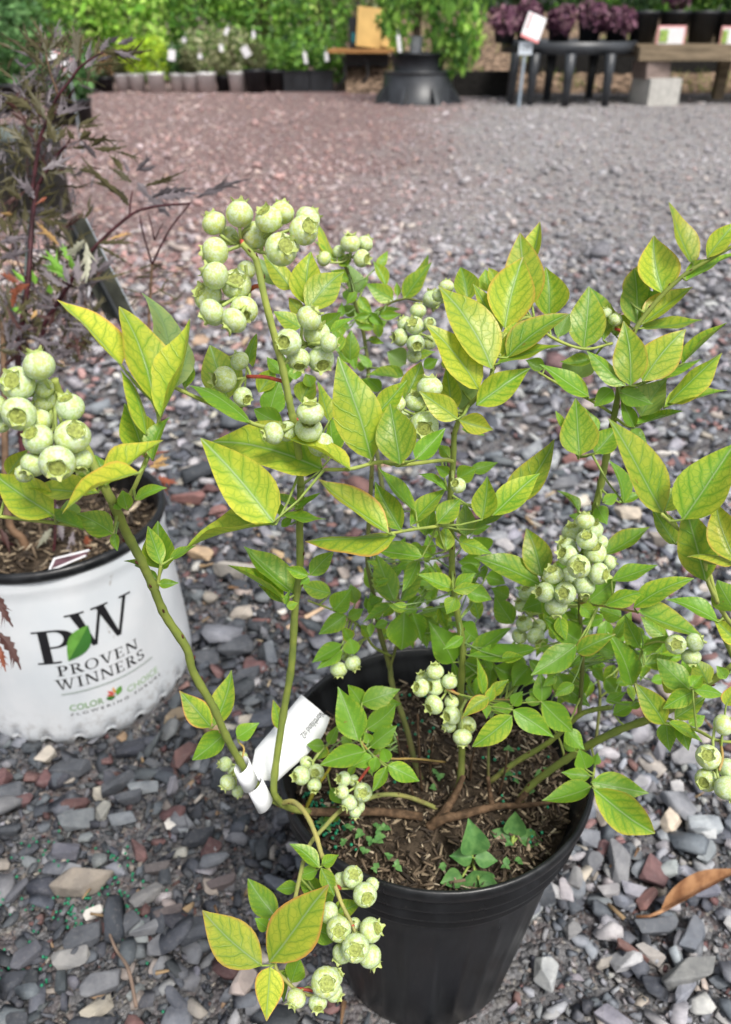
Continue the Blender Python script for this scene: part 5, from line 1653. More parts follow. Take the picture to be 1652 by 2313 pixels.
estem([('K', 1260, 440, .905), ('K', 1330, 300, .90)], .001, .0006)
estem([('K', 215, 770, .87), ('K', 130, 580, .865), ('K', 90, 400, .86)], .001, .0007)
estem([('K', 60, 1010, .87), ('K', 120, 880, .868), ('K', 170, 790, .866)], .0016, .001)
estem([('M', 250, 950, .915), ('M', 180, 780, .90), ('M', 60, 560, .89), ('K', 30, 1444, .885), ('K', 20, 1100, .88)], .0055, .0026, M_ELSTEM2)
estem([('M', 330, 1000, .92), ('M', 450, 760, .90), ('K', 370, 1444, .89), ('K', 340, 1440, .89)], .0016, .0012)
estem([('M', 20, 940, .93), ('M', 110, 850, .91), ('M', 0, 780, .90)], .0014, .001)
EL_J = [(380,270,150,30,45),(410,410,10,90,45),(400,260,390,80,70),(430,240,580,80,50),(430,190,480,85,30),(445,400,590,150,55),(690,330,630,20,110),(640,240,570,120,35),(690,270,720,150,35),(690,260,700,60,40),(640,450,650,300,70,'g'),(760,340,800,160,50,'g'),
        (830,280,870,120,55),(880,260,960,130,50,'g'),(960,180,1040,120,50,'g'),(1030,190,1190,130,50,'g'),(880,250,1330,240,70),(1000,250,1230,330,45,'g'),(850,340,1010,280,30,'g'),(740,400,860,300,40,'g'),(800,380,1120,360,35),(280,760,0,620,90),(330,820,170,570,40,'g'),(400,850,230,560,80),
        (430,880,470,700,70),(490,1050,410,830,90),(520,820,540,640,70,'g'),(530,800,700,700,50,'g'),(550,800,800,740,30,'g'),(490,830,600,790,20),(600,900,690,780,50),(690,900,880,800,40),(700,920,900,890,25),(510,1020,580,910,50),(650,1020,580,920,60),(700,1010,800,960,70),(700,1020,1090,1040,30),
        (800,1080,940,980,60),(640,1100,820,1080,40),(820,1100,1110,1080,50),(1020,1130,1250,1200,25),(840,1190,710,1030,60,'g'),(300,1200,120,870,80),(240,1080,0,900,70),(150,1150,0,1100,30),(310,1040,320,900,50),(410,1020,420,930,60),(420,1130,450,1020,40,'g'),(420,1310,680,1250,35),(690,1280,850,1310,40),
        (370,1290,660,1160,60,'g'),(1090,1547,710,1170,70),(1150,1400,950,1270,60),(1070,1300,950,1160,60),(1280,1420,1624,1290,40),(1270,1430,1560,1370,30),(1200,1400,1300,1520,80,'g'),(1190,1300,1330,1160,50,'g'),(1210,1290,1380,1240,40,'g'),(1130,1300,1080,1200,40,'g'),(1380,1530,1624,1480,60,'g'),
        (300,1540,100,1330,70,'g'),(250,1500,240,1390,80,'g'),(380,1510,520,1470,30),(190,1547,0,1430,60),(120,1350,0,1400,40),(150,760,40,690,50,'b'),(200,850,90,780,60,'b'),(230,880,150,760,50,'b'),(260,700,160,640,50,'b'),(300,960,200,900,50,'b')]
for q in EL_J:
    elder_leaf('J', *q[:5], .83, q[5] if len(q) > 5 else 'd')
EL_K = [(1050,160,930,0,60),(1390,250,1110,10,80,'g'),(1230,110,1430,200,40,'g'),(1240,90,1580,20,70,'g'),(1400,100,1640,60,60,'g'),(1600,100,2050,-60,60,'g'),(1650,70,1850,20,40,'g'),(300,240,480,160,40),(320,270,540,190,30),(200,290,200,160,60),(100,380,50,250,40),(105,300,130,190,40),(0,250,60,400,60),
        (330,270,560,310,50),(590,440,390,190,30),(780,470,1130,470,40),(790,480,1080,650,30),(690,440,520,580,70,'p'),(700,460,700,790,70,'p'),(0,460,230,420,60,'g'),(0,590,240,520,60,'g'),(550,780,370,520,80,'G'),(540,720,350,640,60,'G'),(560,600,510,470,50,'G'),(590,680,570,560,60,'G'),
        (200,780,100,680,50,'G'),(290,800,260,690,50,'G'),(550,820,330,640,60,'g'),(570,800,520,590,50,'g'),(640,800,640,560,70,'g'),(720,760,790,500,70,'g'),(800,700,950,580,60,'g'),(700,760,1090,680,40),(580,860,880,760,40,'g'),(370,830,340,740,50),(480,860,420,770,60),(430,960,270,830,60,'g'),
        (150,780,0,710,60,'R'),(240,800,50,880,60,'R'),(100,990,150,800,50,'R'),(300,1010,250,1090,40,'Y'),(480,480,290,290,50,'Y'),(900,430,1070,380,25,'Y'),(100,230,0,220,40,'Y'),(380,90,290,150,30,'R'),(420,880,400,800,60,'G'),(170,1030,90,1000,60,'G')]
for q in EL_K:
    elder_leaf('K', *q[:5], .85, q[5] if len(q) > 5 else 'd')
for i in range(125):                             # the dense lower part of the plant
    bx, by = random.uniform(-20, 820), random.uniform(930, 1500)
    if bx > 500 and by > 1350 and random.random() < 0.5:
        continue
    a = random.uniform(-0.3, math.pi + 0.3) if random.random() < 0.7 else random.uniform(0, 6.28)
    ln = random.uniform(120, 260)
    elder_leaf('K', bx, by, bx + math.cos(a) * ln, by - math.sin(a) * ln, random.uniform(25, 48), random.uniform(.84, .95), random.choice('ggggdddb'))
for i in range(26):                             # wisps at the right
    bx, by = random.uniform(1050, 1500), random.uniform(640, 1000)
    a = random.uniform(0, math.pi)
    ln = random.uniform(100, 220)
    elder_leaf('K', bx, by, bx + math.cos(a) * ln, by - math.sin(a) * ln * 0.7, random.uniform(10, 22), .92, random.choice('gdd'), False)
for q in [(420,700,300,860,60,'p'),(480,640,510,800,60,'g'),(600,720,570,940,50,'g'),(560,640,480,560,50,'g'),(700,760,720,920,70,'R'),(250,640,120,560,40,'b'),(0,700,80,900,60,'b'),(1250,170,1380,120,40,'Y'),(1290,280,1450,330,60,'R'),(1300,260,1370,430,30,'R'),(470,560,420,470,60,'g'),(1150,110,1380,70,40,'R'),(1220,200,1380,180,40,'Y')]:
    elder_leaf('M', *q[:5], .90, q[5])
for q in [(-30,1040,80,1262,60,'b'),(-20,1290,128,1525,70,'b'),(0,1380,36,1535,45,'R')]:
    elder_leaf('D', *q[:5], .66, q[5])

for i in range(640):                            # the many finer leaflets behind, one part
    if i < 330:
        bx, by, z0 = random.gauss(260, 210), random.uniform(150, 1500), random.uniform(.84, .93)
        c_ = 'J'
        if by < 560:
            bx = random.gauss(420, 190)
    else:
        c_, bx, by, z0 = 'K', random.uniform(-30, 760), random.uniform(150, 1440), random.uniform(.86, .97)
    a = random.gauss(1.1, 0.9) if random.random() < .5 else random.gauss(2.1, .9)
    ln = random.uniform(110, 240)
    elder_leaf(c_, bx, by, bx + math.cos(a) * ln, by - math.sin(a) * ln, random.uniform(16, 32), z0, random.choice('gggdddddb'), collect=True)
me = ELD[0].mesh('fine_leaves')
at_ = me.color_attributes.new('Col', 'FLOAT_COLOR', 'POINT')
C_ = np.array(ELD[1])
at_.data.foreach_set('color', np.concatenate([C_, np.ones((len(C_), 1))], 1).astype(np.float32).ravel())
tag(link('fine_leaves', me, [M_ELDER], elder), kind='stuff')

# dark label board standing in the white pot, seen from behind
lb = MB()
c4 = [at('K', 462, 272, .905), at('K', 690, 262, .90), at('K', 1095, 1062, .935), at('K', 870, 1090, .94)]
nn = (c4[1] - c4[0]).cross(c4[3] - c4[0]).normalized() * 0.0018
lb.add(c4 + [p + nn for p in c4], [(0, 1, 2, 3), (7, 6, 5, 4), (0, 4, 5, 1), (1, 5, 6, 2), (2, 6, 7, 3), (3, 7, 4, 0)])
lbt = thing('plant_label_board', at('K', 980, 1300, .94), 'dark grey plant label board leaning behind the purple elder', 'plant label')
link('board', lb.mesh('board'), [simple('dark_board', (0.062, 0.066, 0.052), 0.55, 0.4, 0.3, 50)], lbt)
lb = MB()
lb.tube([c4[1] + nn, c4[2] + nn], 0.0016, 6)
link('edge_strip', lb.mesh('edge_strip'), [simple('grey_edge', (0.30, 0.33, 0.36), 0.5, 0.4, 0.2)], lbt)
lb = MB()
lb.tube([at('K', 575, 300, .9), at('K', 770, 690, .915), at('K', 1000, 1130, .93), at('K', 1100, 1330, .94)], 0.0035, 6)
link('stake', lb.mesh('label_stake'), [simple('dark_stake', (0.02, 0.024, 0.026), 0.5, 0.4, 0.2)], lbt)
lb = MB()
lb.tube([at('K', 262, 260, .93), at('K', 225, 700, .935), at('K', 190, 1100, .94), at('K', 175, 1400, .945)], 0.0042, 8)
tag(link('plant_stake', lb.mesh('plant_stake', True), [simple('stake_green', (0.16, 0.20, 0.19), 0.6, 0.3, 0.3, 30)]), 'grey green stake beside the dark red elder stem', 'stake')
# picture tag lying inside the pot's rim
lb = MB()
c4 = [on(*px('M', 400, 1050), 0.213), on(*px('M', 445, 950), 0.215), on(*px('M', 730, 880), 0.217), on(*px('M', 700, 925), 0.215)]
lb.add([p for p in c4] + [p - Vector((0, 0, 0.0008)) for p in c4], [(0, 1, 2, 3), (7, 6, 5, 4), (0, 4, 5, 1), (1, 5, 6, 2), (2, 6, 7, 3), (3, 7, 4, 0)])
it = thing('picture_tag', c4[0], 'plum coloured picture tag with white edges tucked inside the white pot', 'plant tag')
link('card', lb.mesh('card'), [simple('plum_card', (0.09, 0.045, 0.055), 0.4, 0.4, 0.5, 60)], it)
lb = MB()
for a, b in ((0, 1), (1, 2), (0, 3)):
    lb.tube([c4[a] + Vector((0, 0, .0006)), c4[b] + Vector((0, 0, .0006))], 0.0011, 5)
link('border', lb.mesh('border'), [M_PAPER], it)

# ------------------------------------------------------------------ weeds in the black pot
t = NT('weed_leaf', 0.5, 0.3)
oi = t.n('ShaderNodeObjectInfo')
cw = t.mix(t.step(t.noise(220, 3, t.pos()), 0.3, 0.7), (0.075, 0.20, 0.055), (0.15, 0.31, 0.09))
t.base(cw)
t.translucent(cw, 0.25)
M_WEED = t.m


def weed(name, label, leaves, z, stemfoot):
    w = thing(name, on(*px('H', *stemfoot), SOIL_Z + 0.004), label, 'weed')
    foot = Vector(w.location)
    for (bx, by, tx_, ty_, wd) in leaves:
        o = leaf('H', bx, by, tx_, ty_, wd, z, 0, 0, 0, dz=random.uniform(-.004, .004), parent=w, mat=M_WEED, attach=False)
        B = at('H', bx, by, z)
        mm = MB()
        mm.tube(smooth_path([foot, (foot + B) / 2 + Vector((0, 0, .003)), B], 3), [0.0008] * 7, 5)
        link('stalk', mm.mesh('stalk', True), [M_PETIOLE], w)


weed('weed_seedling', 'largest weed with broad blue-green leaves at the front of the black pot', [(440, 975, 425, 815, 120), (440, 985, 340, 985, 85), (450, 990, 552, 1002, 75), (450, 1045, 475, 1155, 150), (395, 1075, 300, 1105, 85), (470, 1090, 570, 1130, 70)], .535, (440, 1020))
weed('weed_seedling', 'brighter green weed seedling near the right side of the black pot', [(630, 885, 640, 780, 95), (620, 890, 523, 870, 62), (650, 900, 757, 912, 72), (620, 905, 662, 985, 62), (615, 910, 590, 980, 45)], .565, (625, 930))
cl = ([], [], [], [])
for _ in range(42):
    u, v = random.choice(((760, 1870), (810, 1900), (870, 1880), (900, 1950), (830, 1960), (1130, 1960), (980, 1760), (1200, 1730)))
    g = on(random.gauss(u, 38), random.gauss(v, 30), SOIL_Z + random.uniform(.010, .016))
    if (Vector((g.x, g.y, 0)) - POT).length > 0.094:
        continue
    a = random.uniform(0, 6.28)
    for kk in range(3):
        aa = a + kk * 2.09
        ln = random.uniform(0.0025, 0.0055)
        T = g + Vector((math.cos(aa) * ln, math.sin(aa) * ln, random.uniform(-.001, .002)))
        vs, fs, uv, uv2 = blade(g, T, Vector((-math.sin(aa), math.cos(aa), 0.1)), 0.85, 0.05, 0.2, 0, 0)
        n0 = len(cl[0])
        cl[0].extend([p + g for p in vs])
        cl[1].extend([tuple(i + n0 for i in f) for f in fs])
        cl[2].extend(uv); cl[3].extend(uv2)
tag(link('weed_sprouts', leaf_mesh('weed_sprouts', *cl), [M_WEED]), 'tiny clover-like weed sprouts spread over the soil of the black pot', 'weeds', kind='stuff')

# ------------------------------------------------------------------ curled dry leaf on the gravel at the right
t = NT('dry_leaf', 0.6, 0.3)
n1 = t.noise(60, 4, t.scaled(t.pos(), (1, 1, 1)))
t.base(t.mix(t.step(n1, 0.3, 0.7), (0.17, 0.075, 0.035), (0.40, 0.22, 0.11)))
t.bump(t.noise(200, 3, t.pos()), 0.001, 0.5)
M_DRY = t.m
dl = thing('dry_leaf', on(*px('H', 1310, 1230), 0.02), 'long curled rusty brown dry leaf on the gravel at right', 'dry leaf')
B, T = on(*px('H', 1300, 1238), 0.022), on(*px('H', 1700, 1020), 0.030)
vs, fs, uv, uv2 = blade(B, T, (T - B).cross(Vector((0, 0, 1))), 0.16, 0.0, 2.2, 0.0, 0.012)
link('blade', leaf_mesh('blade', vs, fs, uv, uv2), [M_DRY], dl, B)
m = MB()
m.tube([on(*px('H', 1190, 1258), 0.016), on(*px('H', 1250, 1256), 0.02), B + Vector((0, 0, .001)), B + (T - B) * 0.5 - Vector((0, 0, 0.0)), T], [0.0016, 0.0014, 0.0018, 0.0012, 0.0006], 6)
link('midrib', m.mesh('midrib', True), [M_DRY], dl)

# ------------------------------------------------------------------ background of the yard
M_WHITE2 = simple('white_pot_far', (0.90, 0.91, 0.92), 0.5, 0.3, 0.12, 8)
M_BLACK2 = simple('black_pot_far', (0.018, 0.020, 0.024), 0.45, 0.4, 0.3, 8)
M_GREY2 = simple('grey_black_tub', (0.035, 0.039, 0.045), 0.4, 0.45, 0.3, 6)
M_TRUNK = simple('tree_bark', (0.10, 0.075, 0.055), 0.9, 0.2, 0.4, 30)
PALS = {
    'lime': [(0.34, 0.50, 0.03), (0.48, 0.60, 0.05), (0.22, 0.36, 0.03)],
    'green': [(0.075, 0.19, 0.030), (0.13, 0.28, 0.045), (0.045, 0.115, 0.025), (0.20, 0.36, 0.06)],
    'bright': [(0.20, 0.40, 0.05), (0.32, 0.54, 0.08), (0.10, 0.24, 0.03), (0.46, 0.62, 0.16)],
    'dark': [(0.035, 0.085, 0.030), (0.06, 0.13, 0.045), (0.09, 0.18, 0.06)],
    'blue': [(0.05, 0.12, 0.04), (0.08, 0.18, 0.06), (0.12, 0.24, 0.08)],
    'varieg': [(0.20, 0.24, 0.10), (0.36, 0.38, 0.20), (0.12, 0.16, 0.06), (0.48, 0.48, 0.30)],
    'olive': [(0.12, 0.14, 0.06), (0.08, 0.10, 0.04), (0.18, 0.18, 0.09)],
    'tan': [(0.28, 0.17, 0.09), (0.20, 0.12, 0.06), (0.34, 0.24, 0.13)],
    'purple': [(0.11, 0.045, 0.075), (0.19, 0.09, 0.13), (0.06, 0.02, 0.045), (0.26, 0.15, 0.18)],
}


def foliage(c, rad, n, ls, pal, droop=0.0, shell=0.5, zmin=None):
    d = rng.normal(size=(n, 3))
    d /= np.linalg.norm(d, axis=1, keepdims=True)
    # uneven outline: lumps
    lum = np.ones(n)
    for k in range(7):
        q = rng.normal(size=3)
        q /= np.linalg.norm(q)
        lum += 0.30 * np.maximum(0, d @ q - 0.55) / 0.45 * rng.uniform(-0.6, 1)
    rr = (shell + (1 - shell) * rng.random(n)) ** 0.6 * lum
    P = np.array(c) + d * rr[:, None] * np.array(rad)
    if zmin is not None:
        P[:, 2] = np.maximum(P[:, 2], zmin + rng.random(n) * 0.03)
    nr = d * 0.6 + rng.normal(0, 0.6, (n, 3)) + np.array([0, 0, 0.5 - droop])
    nr /= np.linalg.norm(nr, axis=1, keepdims=True)
    a = np.cross(nr, rng.normal(size=(n, 3)))
    if droop:
        a = a * (1 - droop) + np.array([0, 0, -1.0]) * droop * 2
    a /= np.linalg.norm(a, axis=1, keepdims=True)
    b = np.cross(nr, a)
    s = ls * np.exp(rng.normal(0, 0.3, n))[:, None]
    V = np.stack([P - a * s, P + b * s * 0.45, P + a * s, P - b * s * 0.45], 1).reshape(-1, 3)
    Fa = np.arange(4 * n).reshape(n, 4)
    cl_ = np.array(PALS[pal])[rng.integers(0, len(PALS[pal]), n)] * rng.uniform(0.85, 1.75, (n, 1))
    return tri_mesh('foliage', V, Fa, np.repeat(cl_, 4, 0))


def far_pot(parent, c, r_top, r_bot, h, mat, name='pot'):
    m = MB()
    m.lathe([(0.001, 0.004), (r_bot * 0.97, 0.004), (r_bot, 0.0), (r_top * 0.97, h * 0.88), (r_top * 1.03, h * 0.89), (r_top * 1.04, h), (r_top * 0.95, h), (r_top * 0.93, h * 0.9), (0.001, h * 0.88)], 28, None, 0, c.x, c.y)
    for i in range(len(m.v)):
        m.v[i] = (m.v[i][0], m.v[i][1], m.v[i][2] + c.z)
    return link(name, m.mesh(name, True), [mat], parent)


def stems_of(parent, c, n, h, spread, r_=0.004, mat=None):
    m = MB()
    for k in range(n):
        a = random.uniform(0, 6.28)
        t_ = c + Vector((math.cos(a) * spread * random.random(), math.sin(a) * spread * random.random(), h * random.uniform(0.7, 1)))
        m.tube(smooth_path([c, (c + t_) / 2 + Vector((random.uniform(-.02, .02), random.uniform(-.02, .02), 0)), t_], 3), [r_] * 7, 5)
    link('stems', m.mesh('stems', True), [mat or M_TRUNK], parent)


def potted(name, label, cat, u, vb, pot_h, pot_r, potmat, pal, rad, n, ls, up=0.0, group=None, Y=None, droop=0.0):
    g = on(u, vb)
    if Y is not None:
        g = toY(u, vb, Y); g.z = 0
    t_ = thing(name, g, label, cat, group)
    far_pot(t_, g, pot_r, pot_r * 0.84, pot_h, potmat)
    top = g + Vector((0, 0, pot_h * 0.88))
    stems_of(t_, top, 6, rad[2] * 1.3 + up, rad[0] * 0.6)
    link('foliage', foliage((g.x, g.y, pot_h + rad[2] * 1.0 + up), rad, n, ls, pal, droop, zmin=pot_h * 1.02), [M_FOL], t_)
    return t_


GW = 'potted shrubs along the far edge of the yard'
o_ = ['first', 'second', 'third', 'fourth', 'fifth', 'sixth', 'seventh', 'eighth', 'ninth', 'tenth', 'eleventh', 'twelfth', 'thirteenth', 'fourteenth', 'fifteenth', 'sixteenth']
rowp = [(281, .165, .085, 'white', 'olive', 'white pot with thin olive shrub, first white pot from the left'),
        (314, .170, .085, 'white', 'lime', 'white pot under lime yellow foliage, second white pot from the left'),
        (356, .185, .092, 'white', 'lime', 'bright white pot with lime yellow shrub, third from the left'),
        (404, .170, .080, 'white', 'dark', 'white pot with dark olive shrub, fourth white pot from the left'),
        (434, .170, .080, 'white', 'olive', 'greyish white pot with dull shrub, fifth white pot from the left'),
        (470, .185, .100, 'white', 'varieg', 'widest white pot under the variegated cream shrub'),
        (508, .150, .085, 'black', 'olive', 'small black pot between the two right white pots of the far row'),
        (538, .190, .095, 'white', 'varieg', 'rightmost white pot in the far row, beside the black tubs'),
        (580, .215, .125, 'black', 'olive', 'black round tub just right of the white pots'),
        (622, .200, .110, 'black', 'green', 'second black tub right of the white pots'),
        (240, .140, .090, 'black', 'tan', 'tan withered shrub in a black pot left of the white pots'),
        (205, .120, .090, 'black', 'dark', 'low dark shrub in a black pot far left of the row'),
        (160, .140, .100, 'black', 'green', 'green shrub in a black pot behind the elder tip')]
for i, (u, ph, pr, mt, pal, lab) in enumerate(rowp):
    big = {'lime': (.16, .15, .17), 'varieg': (.24, .2, .20), 'olive': (.13, .12, .12), 'dark': (.17, .15, .15), 'tan': (.14, .13, .13), 'green': (.18, .16, .14)}[pal]
    potted('potted_shrub', lab, 'potted plant', u, 206 + (i % 3), ph, pr, M_WHITE2 if mt == 'white' else M_BLACK2, pal, big, 700, 0.018, 0.0, GW)
# low black trough to the right of the tubs
for i, (u0, u1) in enumerate(((642, 700), (702, 752))):
    a, b = on(u0, 207), on(u1, 207)
    tt = thing('black_trough', (a + b) / 2, ('long black planting trough with green plants left of the folding table', 'short black planting trough partly behind the folding table')[i], 'trough')
    m = MB()
    w_ = (b - a).length
    m.box((a + b) / 2 + Vector((0, .12, .09)), (w_, .24, .18))
    m.box((a + b) / 2 + Vector((0, .12, .185)), (w_ + .02, .26, .014))
    link('trough_box', m.mesh('trough_box'), [M_BLACK2], tt)
    cc = (a + b) / 2
    link('foliage', foliage((cc.x, cc.y + .12, .34), (w_ * .55, .2, .2), 800, .022, 'green', zmin=.2), [M_FOL], tt)
# rows of green shrubs behind the pots
for i, (u, Y, h_, pal) in enumerate([(30, 9.6, 1.0, 'blue'), (110, 10.2, 1.1, 'green'), (185, 11, 1.2, 'bright'), (250, 11.4, 1.3, 'green'), (315, 10.8, 1.1, 'bright'), (380, 11.6, 1.3, 'bright'), (450, 11.0, 1.2, 'green'),
                                  (520, 11.5, 1.3, 'bright'), (585, 10.9, 1.15, 'green'), (650, 11.2, 1.3, 'bright'), (720, 10.3, 1.2, 'green'), (785, 11.3, 1.2, 'olive'), (-40, 10.4, 1.2, 'dark')]):
    g = toY(u, 100, Y); g.z = 0
    t_ = thing('garden_shrub', g, 'leafy shrub in the back row behind the far pots, %s from the left' % o_[(i + 1) % 13] , 'shrub', 'shrubs in the back row')
    stems_of(t_, g, 7, h_ * .8, .25, .008)
    link('foliage', foliage((g.x, g.y, h_ * .55), (.36, .36, h_ * .58), 1800, .034, pal, zmin=.05), [M_FOL], t_)
# taller trees closing the view
for i, (x, Y, h_, r_) in enumerate([(-8.5, 15, 4.2, 1.9), (-6.2, 16.5, 4.8, 2.0), (-4.0, 15.2, 4.4, 1.8), (-1.8, 16.8, 5.0, 2.1), (0.4, 15.4, 4.5, 1.8), (2.6, 16.9, 4.8, 2.0), (4.8, 15.6, 4.4, 1.9), (7.2, 16.6, 4.9, 2.1), (9.6, 15.2, 4.3, 1.9)]):
    g = Vector((x, Y, 0))
    t_ = thing('broadleaf_tree', g, 'broadleaf tree closing the view at the back, %s from the left' % o_[i], 'tree', 'trees behind the yard')
    m = MB()
    m.tube(smooth_path([g, g + Vector((.05, 0, 1.0)), g + Vector((-.04, .05, 2.2)), g + Vector((0.1, 0, h_ * .8))], 4), [0.10 - 0.006 * k_ for k_ in range(13)], 8)
    for k_ in range(5):
        a = k_ * 1.3
        p0 = g + Vector((0, 0, .9 + .35 * k_))
        m.tube([p0, p0 + Vector((math.cos(a) * r_ * .4, math.sin(a) * r_ * .4, .5)), p0 + Vector((math.cos(a) * r_ * .75, math.sin(a) * r_ * .75, .9))], [.04, .028, .012], 6)
    link('trunk', m.mesh('trunk', True), [M_TRUNK], t_)
    link('crown', foliage((g.x, g.y, h_ * .5), (r_, r_, h_ * .52), 4200, .085, ('green', 'dark', 'green', 'bright')[i % 4], shell=.35, zmin=.1), [M_FOL], t_)
# small hanging price tags in the shrubs
M_TAGW = simple('tag_white', (0.75, 0.75, 0.77), 0.5, 0.3, 0.05)
for i, (u, v, w_, hh, ang, lab) in enumerate([(388, 124, 16, 22, .2, 'white tag on the dark shrub above the fourth white pot'), (452, 127, 9, 10, 0, 'small white tag in the variegated shrub'), (556, 116, 17, 22, -.5, 'tilted white tag above the rightmost white pot'),
                                          (416, 90, 10, 10, .3, 'small white tag high in the green shrubs above the white pots'), (512, 70, 8, 16, .5, 'narrow white tag near the top edge above the variegated shrub'), (573, 78, 8, 14, 0, 'narrow white tag above the black tubs'),
                                          (690, 130, 8, 24, -.15, 'long pale tag hanging left of the folding table'), (738, 128, 8, 18, -.1, 'pale tag hanging at the left end of the folding table'), (902, 98, 8, 34, -.15, 'long pale tag hanging in the weeping tree'), (500, 108, 9, 14, 0, 'pinkish tag standing in the variegated shrub')]):
    Y = 9.2 if u < 850 else 8.05
    p = toY(u, v, Y)
    dep = (p - CAM).dot(FWD)
    m = MB()
    m.box((0, 0, 0), (w_ * dep / F, .003, hh * dep / F))
    m.tube([(0, 0, hh * dep / F * .5), (0, .01, hh * dep / F * .5 + .05)], .0015, 4)
    o = link('hanging_tag', m.mesh('hanging_tag'), [M_TAGW], loc=p)
    o.rotation_euler = (0, ang, random.uniform(-.3, .3))
    tag(o, lab, 'tag', 'tags on the far plants')
# pink price card beside the elder tip
p0 = toY(140, 137, 5.2)
m = MB()
m.box((0, 0, 0), (.13, .004, .085))
cardt = thing('price_card', Vector((p0.x, p0.y, 0)), 'tilted white and pink price card on a grey stake behind the elder tip', 'price card')
o = link('card', m.mesh('card'), [M_TAGW], cardt, p0); o.rotation_euler = (0, .55, .2)
m = MB(); m.box((0, -.003, .032), (.13, .002, .02)); m.box((0.02, -.003, -.032), (.08, .002, .014))
o = link('pink_print', m.mesh('pink_print'), [simple('pink_print', (0.72, 0.36, 0.38), .5, .3, .1)], cardt, p0); o.rotation_euler = (0, .55, .2)
m = MB(); m.tube([p0 + Vector((.03, .006, -.02)), Vector((p0.x + .03, p0.y + .006, 0))], .006, 6)
link('stake', m.mesh('stake'), [simple('grey_stake', (0.25, 0.28, 0.30), .5, .4, .2)], cardt)

# big dark tubs at the far left
M_TUB = simple('grey_green_tub', (0.085, 0.105, 0.10), 0.5, 0.4, 0.25, 6)


def tub(label, u, vb, vt, r_, n_f, pal, mat, fol=None, hh=.3):
    g = on(u, vb)
    t_ = thing('large_tub', g, label, 'pot')
    h_ = toY(u, vt, g.y).z
    far_pot(t_, g + Vector((0, r_ * .9, 0)), r_, r_ * .94, h_, mat, 'tub')
    if n_f:
        c = g + Vector((0, r_ * .9, h_))
        stems_of(t_, c - Vector((0, 0, .03)), 5, hh, r_ * .5)
        link('foliage', foliage((c.x, c.y, c.z + hh * .5), (r_ * 1.3, r_ * 1.2, hh * .6), n_f, .03, pal, zmin=c.z - .02), [M_FOL], t_)


tub('tall grey green tub at the far left behind the elder', 60, 495, 300, .145, 0, None, M_TUB)
tub('black pot with leafy shrub behind the grey green tub', 150, 285, 226, .16, 900, 'blue', M_BLACK2, None, .3)
tub('black pot with green shrub at the left edge of the far yard', 20, 260, 190, .2, 1400, 'blue', M_BLACK2, None, .55)

# folding table with a wooden top
TG = on(818, 210)
ft = thing('folding_table', TG, 'folding table with orange brown wooden top and dark bent legs', 'table')
tz = toY(818, 116, TG.y).z
xl, xr = toY(740, 116, TG.y).x, toY(897, 116, TG.y).x
M_TOPW = make_wood('orange_table_wood', (0.26, 0.12, 0.04), (0.45, 0.24, 0.09))
for k in range(4):
    m = MB(); m.box(((xl + xr) / 2, TG.y + .08 + .125 * k, tz), (xr - xl, .118, .03))
    link('plank', m.mesh('plank'), [M_TOPW], ft)
M_IRON = simple('dark_iron', (0.03, 0.03, 0.032), 0.5, 0.4, 0.2)
for i, (u1, uk, uf) in enumerate(((766, 780, 757), (800, 778, 762), (816, 832, 806), (848, 830, 812), (858, 862, 850))):
    m = MB()
    yy_ = TG.y + (.10, .38, .10, .38, .3)[i]
    a, b, c_ = toY(u1, 122, yy_), toY(uk, 172, yy_), toY(uf, 210, yy_)
    c_.z = 0.0
    m.tube([a, toY((u1 + uk) / 2 + 6, 140, yy_), b, c_], .014, 6)
    link('leg', m.mesh('leg', True), [M_IRON], ft)
m = MB(); m.box(((xl + xr) / 2 + .05, TG.y + .3, tz - .08), (xr - xl - .25, .04, .12))
link('apron', m.mesh('apron'), [M_IRON], ft)
# kraft cards leaning on the table and a black box behind them
M_KRAFT = simple('tan_card', (0.55, 0.36, 0.13), 0.7, 0.2, 0.1, 6)
for i, (u, v, w_, hh, ang, lab) in enumerate(((846, 78, .36, .36, .10, 'large tan card leaning on the folding table'), (882, 92, .15, .17, .35, 'small tan card right of the large one on the folding table'))):
    p = toY(u, v, TG.y + .25 - .08 * i)
    m = MB(); m.box((0, 0, 0), (w_, .012, hh))
    o = link('tan_card', m.mesh('tan_card'), [M_KRAFT], loc=(p.x, p.y, tz + .02 + hh / 2)); o.rotation_euler = (-.25, ang, .1)
    tag(o, lab, 'card')
pbx = toY(806, 88, TG.y + .35)
bx_ = thing('black_box', Vector((pbx.x, pbx.y, tz + .015)), 'black box with teal stripe standing behind the tan cards', 'box')
m = MB(); m.box((pbx.x + .04, pbx.y, tz + .015 + .14), (.24, .14, .28)); link('case', m.mesh('case'), [M_BLACK2], bx_)
m = MB(); m.box((pbx.x - .03, pbx.y - .072, tz + .015 + .10), (.035, .006, .09)); link('stripe', m.mesh('stripe'), [simple('teal', (.02, .2, .24), .5, .3, .1)], bx_)

